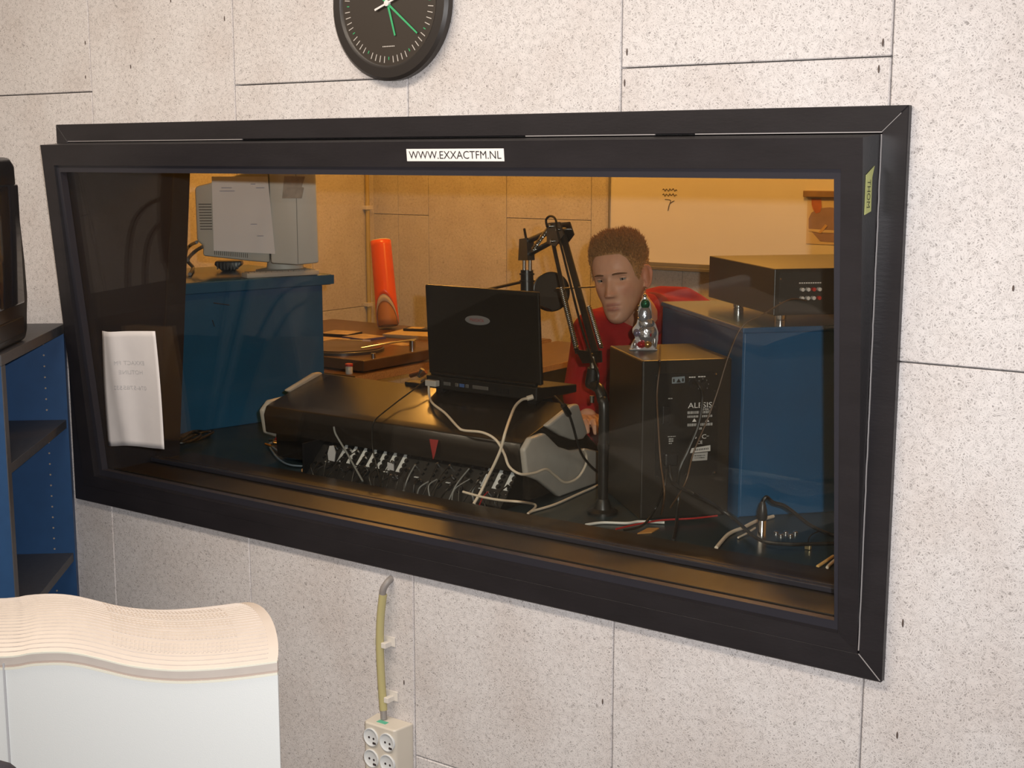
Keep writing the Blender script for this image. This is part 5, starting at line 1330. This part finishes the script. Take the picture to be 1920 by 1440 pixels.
# hands: a palm and five separate fingers each
def hand_(mb, W, tgt, side, curl):
    d = (tgt-W).normalized(); across = V((rt.x, rt.y, 0))*side; across = (across-d*across.dot(d)).normalized(); nn = d.cross(across)
    if nn.z < 0: nn = -nn
    palm = W+d*.085
    for k in range(5):
        o_ = across*((k-2)*.0165)
        mb.tube([W+o_*.55, W+d*.045+o_*.9, palm+o_], .0125, 10)
    lens = (.066, .074, .070, .056)
    for k in range(4):
        b0 = palm+across*((k-1.5)*.0205)-d*.004; L_ = lens[k]
        p1 = b0+d*L_*.45+nn*.010; p2 = p1+d*L_*.30-nn*L_*.26*curl; p3 = p2+d*L_*.12-nn*L_*.34*curl
        chain(mb, [(b0, .0094), (p1, .0090), (p2, .0082), (p3, .0072)], 10)
    t0 = W+d*.030-across*.030; t1 = t0+d*.030-across*.020-nn*.006; t2 = t1+d*.026-across*.004-nn*.008
    chain(mb, [(t0, .0115), (t1, .0098), (t2, .0082)], 10)
hand_(body, WR, at_d(1118, 797, 3.50), 1, .5)
hand_(body, WL, V((0.955, 0.93, 0.738)), -1, .7)
def remesh(mb, name, vox, it, m, parent, fac=.5):
    me = bpy.data.meshes.new(name); bmesh.ops.recalc_face_normals(mb.bm, faces=mb.bm.faces[:]); mb.bm.to_mesh(me); mb.bm.free()
    o = bpy.data.objects.new(name+'_raw', me); COL.objects.link(o)
    r = o.modifiers.new('r', 'REMESH'); r.mode = 'VOXEL'; r.voxel_size = vox; r.use_smooth_shade = True
    sm_ = o.modifiers.new('s', 'SMOOTH'); sm_.iterations = it; sm_.factor = fac
    bpy.context.view_layer.update()
    me2 = bpy.data.meshes.new_from_object(o.evaluated_get(bpy.context.evaluated_depsgraph_get()))
    bpy.data.objects.remove(o)
    me2.transform(parent.matrix_world.inverted()); me2.name = name
    me2.materials.clear(); me2.materials.append(m)
    me2.polygons.foreach_set('use_smooth', [True]*len(me2.polygons))
    o2 = bpy.data.objects.new(name, me2); COL.objects.link(o2); o2.parent = parent; WORLD[o2.name] = parent.matrix_world.copy()
    return o2
pr = thing('person', 'person in a red sweatshirt leaning over the console behind the microphone', 'person', (pel.x, pel.y, 0))
bo = remesh(body, 'body', .0027, 3, SKIN_, pr)
# skin tone: lips, cheeks, ears and shaved jaw have their own colour
hi = HM_.inverted() @ pr.matrix_world
at = bo.data.color_attributes.new('tone', 'FLOAT_COLOR', 'POINT')
base_c = V((0.74, 0.42, 0.28)); lip = V((0.46, 0.17, 0.14)); red_ = V((0.66, 0.25, 0.16)); jaw = V((0.58, 0.35, 0.25))
buf = []
for v in bo.data.vertices:
    p = hi @ v.co; c = base_c.copy()
    if p.length < .2:
        if p.y < -.045:
            l = max(math.exp(-(p.x/.021)**6-((p.z+.0655)/.0048)**4), math.exp(-(p.x/.019)**6-((p.z+.0775)/.0058)**4))
            l2 = math.exp(-(p.x/.024)**6-((p.z+.0708)/.0016)**2)
            c = c.lerp(jaw, .5*math.exp(-((p.z+.098)/.022)**2)); c = c.lerp(lip, .75*l)
            c = c.lerp(red_, .45*g2(abs(p.x), p.z, .042, -.03, .016, .018)+.25*g2(p.x, p.z, 0, -.035, .014, .012))
        if abs(p.x) > .068 and -.05 < p.z < .03: c = c.lerp(red_, .6)
    buf += [c.x, c.y, c.z, 1.0]
at.data.foreach_set('color', buf)
# eyes, lids, brows
EYW = mat('eye_white', (.40, .37, .34), .2); IRIS = mat('eye_iris', (.045, .035, .022), .2); PUP = mat('eye_pupil', (.004, .004, .004), .1)
LID = mat('eyelid_skin', (.74, .42, .28), .5); BROW = mat('brow_hair', (.15, .07, .03), .8)
gaze = (HM_.inverted().to_3x3() @ (CAM-Pe).normalized())
for sgn in (-1, 1):
    cx, cz = sgn*.031, .0005
    cy = front_y(cx, cz)+.0075; re_ = .0125
    E_ = V((cx, cy, cz))
    ey = MB(HM_).ball(E_, re_, 24).build('eye', EYW, pr, smooth=True)
    gd = gaze.normalized(); gd = (gd+V((0, -.55, 0))).normalized()
    a1 = gd.orthogonal().normalized(); a2 = gd.cross(a1)
    for nm, rr, hh, m in (('iris', .0066, .0002, IRIS), ('pupil', .0032, .0006, PUP)):
        m_ = MB(HM_); ring = [E_+(gd*math.sqrt(re_**2-rr**2)+(a1*math.cos(t*math.pi/10)+a2*math.sin(t*math.pi/10))*rr)+gd*hh for t in range(20)]
        cc_ = m_._v(E_+gd*(re_+hh)); vv = [m_._v(p) for p in ring]
        for k in range(20): m_.bm.faces.new((cc_, vv[k], vv[(k+1) % 20]))
        m_.build(nm, m, ey, smooth=True)
    rl = .0136
    for nm, s1 in (('upper_eyelid', 1), ('lower_eyelid', -1)):
        m_ = MB(HM_); g_ = []
        for i in range(25):
            u = -1+2*i/24; x = rl*.985*u
            op = (.0033 if s1 > 0 else .0034)*math.sqrt(max(0, 1-u*u))**1.0
            zc = math.sqrt(max(1e-9, rl*rl-x*x)); row = []
            for j in range(9):
                z = op*s1+(zc*.97*s1-op*s1)*j/8
                row.append(m_._v(E_+V((x, -math.sqrt(max(0, rl*rl-x*x-z*z)), z+(.0006 if True else 0)))))
            g_.append(row)
        for i in range(24):
            for j in range(8): m_.bm.faces.new((g_[i][j], g_[i+1][j], g_[i+1][j+1], g_[i][j+1]))
        o = m_.build(nm, LID, pr, smooth=True)
        sd = o.modifiers.new('thickness', 'SOLIDIFY'); sd.thickness = .0007
        if s1 > 0:
            MB(HM_).tube([E_+V((rl*.97*u_, -math.sqrt(max(0, rl*rl-(rl*.97*u_)**2-(0.0033*math.sqrt(1-u_*u_*.94))**2))-.0003, .0036*math.sqrt(1-u_*u_*.94)+.0004)) for u_ in [-.96+.12*i for i in range(17)]], .0006, 5, False).build('lash_line', BROW, pr)
    pts = []
    for i in range(9):
        t = i/8; x = sgn*(.013+.036*t); z = .0125+.0058*math.sin(math.pi*(.25+.6*t))
        pts.append(V((x, front_y(x, z)-.0004, z)))
    MB(HM_).tube(pts, .002, 6, True, 3, [.0017, .0025, .0028, .0028, .0026, .0024, .0020, .0015, .0008]).build('eyebrow', BROW, pr, smooth=True)
m_ = MB(HM_)
m_.hexa([(-.012, front_y(-.012, -.0705)+.0008, -.0722), (.012, front_y(.012, -.0705)+.0008, -.0722), (.011, front_y(.011, -.0690)+.0008, -.0696), (-.011, front_y(-.011, -.0690)+.0008, -.0696)],
        [(-.012, -.075, -.0722), (.012, -.075, -.0722), (.011, -.075, -.0696), (-.011, -.075, -.0696)])
m_.build('teeth', mat('teeth', (.55, .50, .44), .3), pr)
# hair: short at the sides, tousled spikes on top
HAIRM = mat('hair_ginger_brown', (0.40, 0.21, 0.08), 0.5, noise=.45, nscale=160, spec=.4)
rh = random.Random(5); hm = MB(HM_)
def hairline(a):
    """lowest z that carries hair at angle a (-90 deg = face)"""
    d = abs(((math.degrees(a)+90+180) % 360)-180)          # 0 at the face, 180 at the nape
    for (d0, z0), (d1, z1) in zip(((0, .071), (28, .069), (42, .056), (52, .034), (60, .004), (72, -.012), (82, .018), (104, .022), (116, -.045), (180, -.075)), ((28, .069), (42, .056), (52, .034), (60, .004), (72, -.012), (82, .018), (104, .022), (116, -.045), (180, -.075), (181, -.075))):
        if d0 <= d <= d1: return z0+(z1-z0)*(d-d0)/(d1-d0)
    return -.075
cap = []                                                     # under-layer that follows the skull
for j in range(40):
    row = []
    for k in range(96):
        a = 2*math.pi*k/96; h0 = hairline(a); z = h0+(.1138-h0)*(j/39)
        p = head_pt(a, z); n_ = (p-V((0, .01, .0))).normalized(); n_ = V((n_.x, n_.y, n_.z)).normalized()
        th_ = (.0008+.0028*min(1, max(0, (z-h0)/.03)))+.0005*max(0, (z-.05)/.07)
        row.append(hm._v(p+n_*th_))
    cap.append(row)
for A_, B_ in zip(cap, cap[1:]):
    for k in range(96): hm.bm.faces.new((A_[k], A_[(k+1) % 96], B_[(k+1) % 96], B_[k]))
hm.bm.faces.new(cap[-1])
def spike(p, d, l, r):
    a1 = d.orthogonal().normalized(); a2 = d.cross(a1)
    bend = p+d*l*.55+V((rh.uniform(-.002, .002), rh.uniform(-.002, .002), 0)); tip = bend+(d+V((rh.uniform(-.4, .4), rh.uniform(-.4, .2), rh.uniform(-.2, .3)))).normalized()*l*.45
    b_ = [hm._v(p+(a1*math.cos(t)+a2*math.sin(t))*r) for t in (0, 2.09, 4.19)]; c_ = [hm._v(bend+(a1*math.cos(t)+a2*math.sin(t))*r*.7) for t in (0, 2.09, 4.19)]; t_ = hm._v(tip)
    for i in range(3):
        j = (i+1) % 3; hm.bm.faces.new((b_[i], b_[j], c_[j], c_[i])); hm.bm.faces.new((c_[i], c_[j], t_))
for i in range(5200):
    a = rh.uniform(0, 2*math.pi); h0 = hairline(a); z = h0+(.1135-h0)*rh.random()**.75
    p = head_pt(a, z); n_ = (p-V((0, .01, .0))).normalized()
    topf = max(0, min(1, (z-.035)/.06))
    d = (n_*(.55+.5*topf)+V((0, -.35*topf, .35+.75*topf))+V((rh.uniform(-.5, .5), rh.uniform(-.5, .5), rh.uniform(-.3, .3)))).normalized() if topf > .02 else (n_*.5+V((0, .15, -.7))+V((rh.uniform(-.25, .25), rh.uniform(-.25, .25), rh.uniform(-.2, .4)))).normalized()
    l = (.006+.013*topf)*rh.uniform(.5, 1.5)
    spike(p+n_*(.0015+.004*topf), d, l, .0011+.0005*topf)
hr = hm.build('hair', HAIRM, pr, smooth=True, angle=60)
# sweatshirt
RED = mat('sweatshirt_red', (0.36, 0.013, 0.016), 0.85, noise=.12, nscale=25, bump=.35, bscale=600, spec=.2)
sw = MB()
for c_ in tors:
    chain(sw, [(p, r+.020) for p, r in c_])
chain(sw, [(SR-V((0, 0, .008)), .076), (S0+V((0, .015, .012)), .092), (SL-V((0, 0, .008)), .076)])
chain(sw, [(SR, .070), (SR.lerp(ER, .5), .060), (ER, .053), (ER.lerp(WR, .45), .047), (ER.lerp(WR, .80), .039)])
chain(sw, [(SL, .075), (SL.lerp(EL, .5), .068), (EL, .060), (EL.lerp(WL, .45), .052), (EL.lerp(WL, .82), .040)])
hp_ = [S0+axis*.15+V((0, .02, .045)), S0+axis*.09+V((0, .05, .070)), S0+V((0, .07, .078)), S0-axis*.09+V((0, .05, .065)), S0-axis*.14+V((0, .02, .03))]
chain(sw, [(p, .040) for p in hp_])
remesh(sw, 'sweatshirt', .0055, 5, RED, pr)
nd = (nk0-nk1).normalized(); a1 = nd.orthogonal().normalized(); a2 = nd.cross(a1)
cl2 = MB()
for h, r in ((.020, .083), ):
    cl2.tube([nk1+nd*(.030+.012*math.sin(t*math.pi/12))+(a1*math.cos(t*math.pi/12)+a2*math.sin(t*math.pi/12))*.074+V((0, .012, 0)) for t in range(25)], .017, 12, False)
cl2.build('collar', mat('collar_dark_red', (.20, .008, .012), .9, bump=.4, bscale=500), pr, smooth=True)
JEAN = mat('jeans', (.03, .04, .07), .9, bump=.3, bscale=500)
jn = MB()
for s_, kn, ft in ((-1, kneeR, footR), (1, kneeL, footL)):
    chain(jn, [(pel+axis*s_*.085, .112), (kn, .076), (ft+V((0, 0, .03)), .058)])
remesh(jn, 'trousers', .008, 4, JEAN, pr)
# the chair that carries the person
pc_ = thing('studio_chair', 'black swivel chair under the person in the studio', 'chair', (pel.x, pel.y+.02, 0))
MB().box(pel.x-.23, pel.x+.23, pel.y-.22, pel.y+.20, 0.395, 0.455, .02, 3).build('seat', CHB, pc_, smooth=True)
MB().box(pel.x-.20, pel.x+.20, pel.y+.215, pel.y+.255, 0.58, 0.98, .015, 3).build('backrest', CHB, pc_, smooth=True)
MB().tube([(pel.x, pel.y+.26, .75), (pel.x, pel.y+.27, .45), (pel.x, pel.y+.1, .385)], .014, 8).build('back_stem', BLACKP, pc_, smooth=True)
MB().cyl((pel.x, pel.y, .08), (pel.x, pel.y, .395), .025).build('post', BLACKP, pc_, smooth=True)
for k in range(5):
    a = math.radians(72*k); e = (pel.x+.26*math.cos(a), pel.y+.26*math.sin(a), .05)
    lg = MB().cyl((pel.x, pel.y, .10), e, .018, .012).build('foot_arm', BLACKP, pc_, smooth=True)
    MB().ball((e[0], e[1], .025), .025, 10).build('castor', BLACKP, lg, smooth=True)
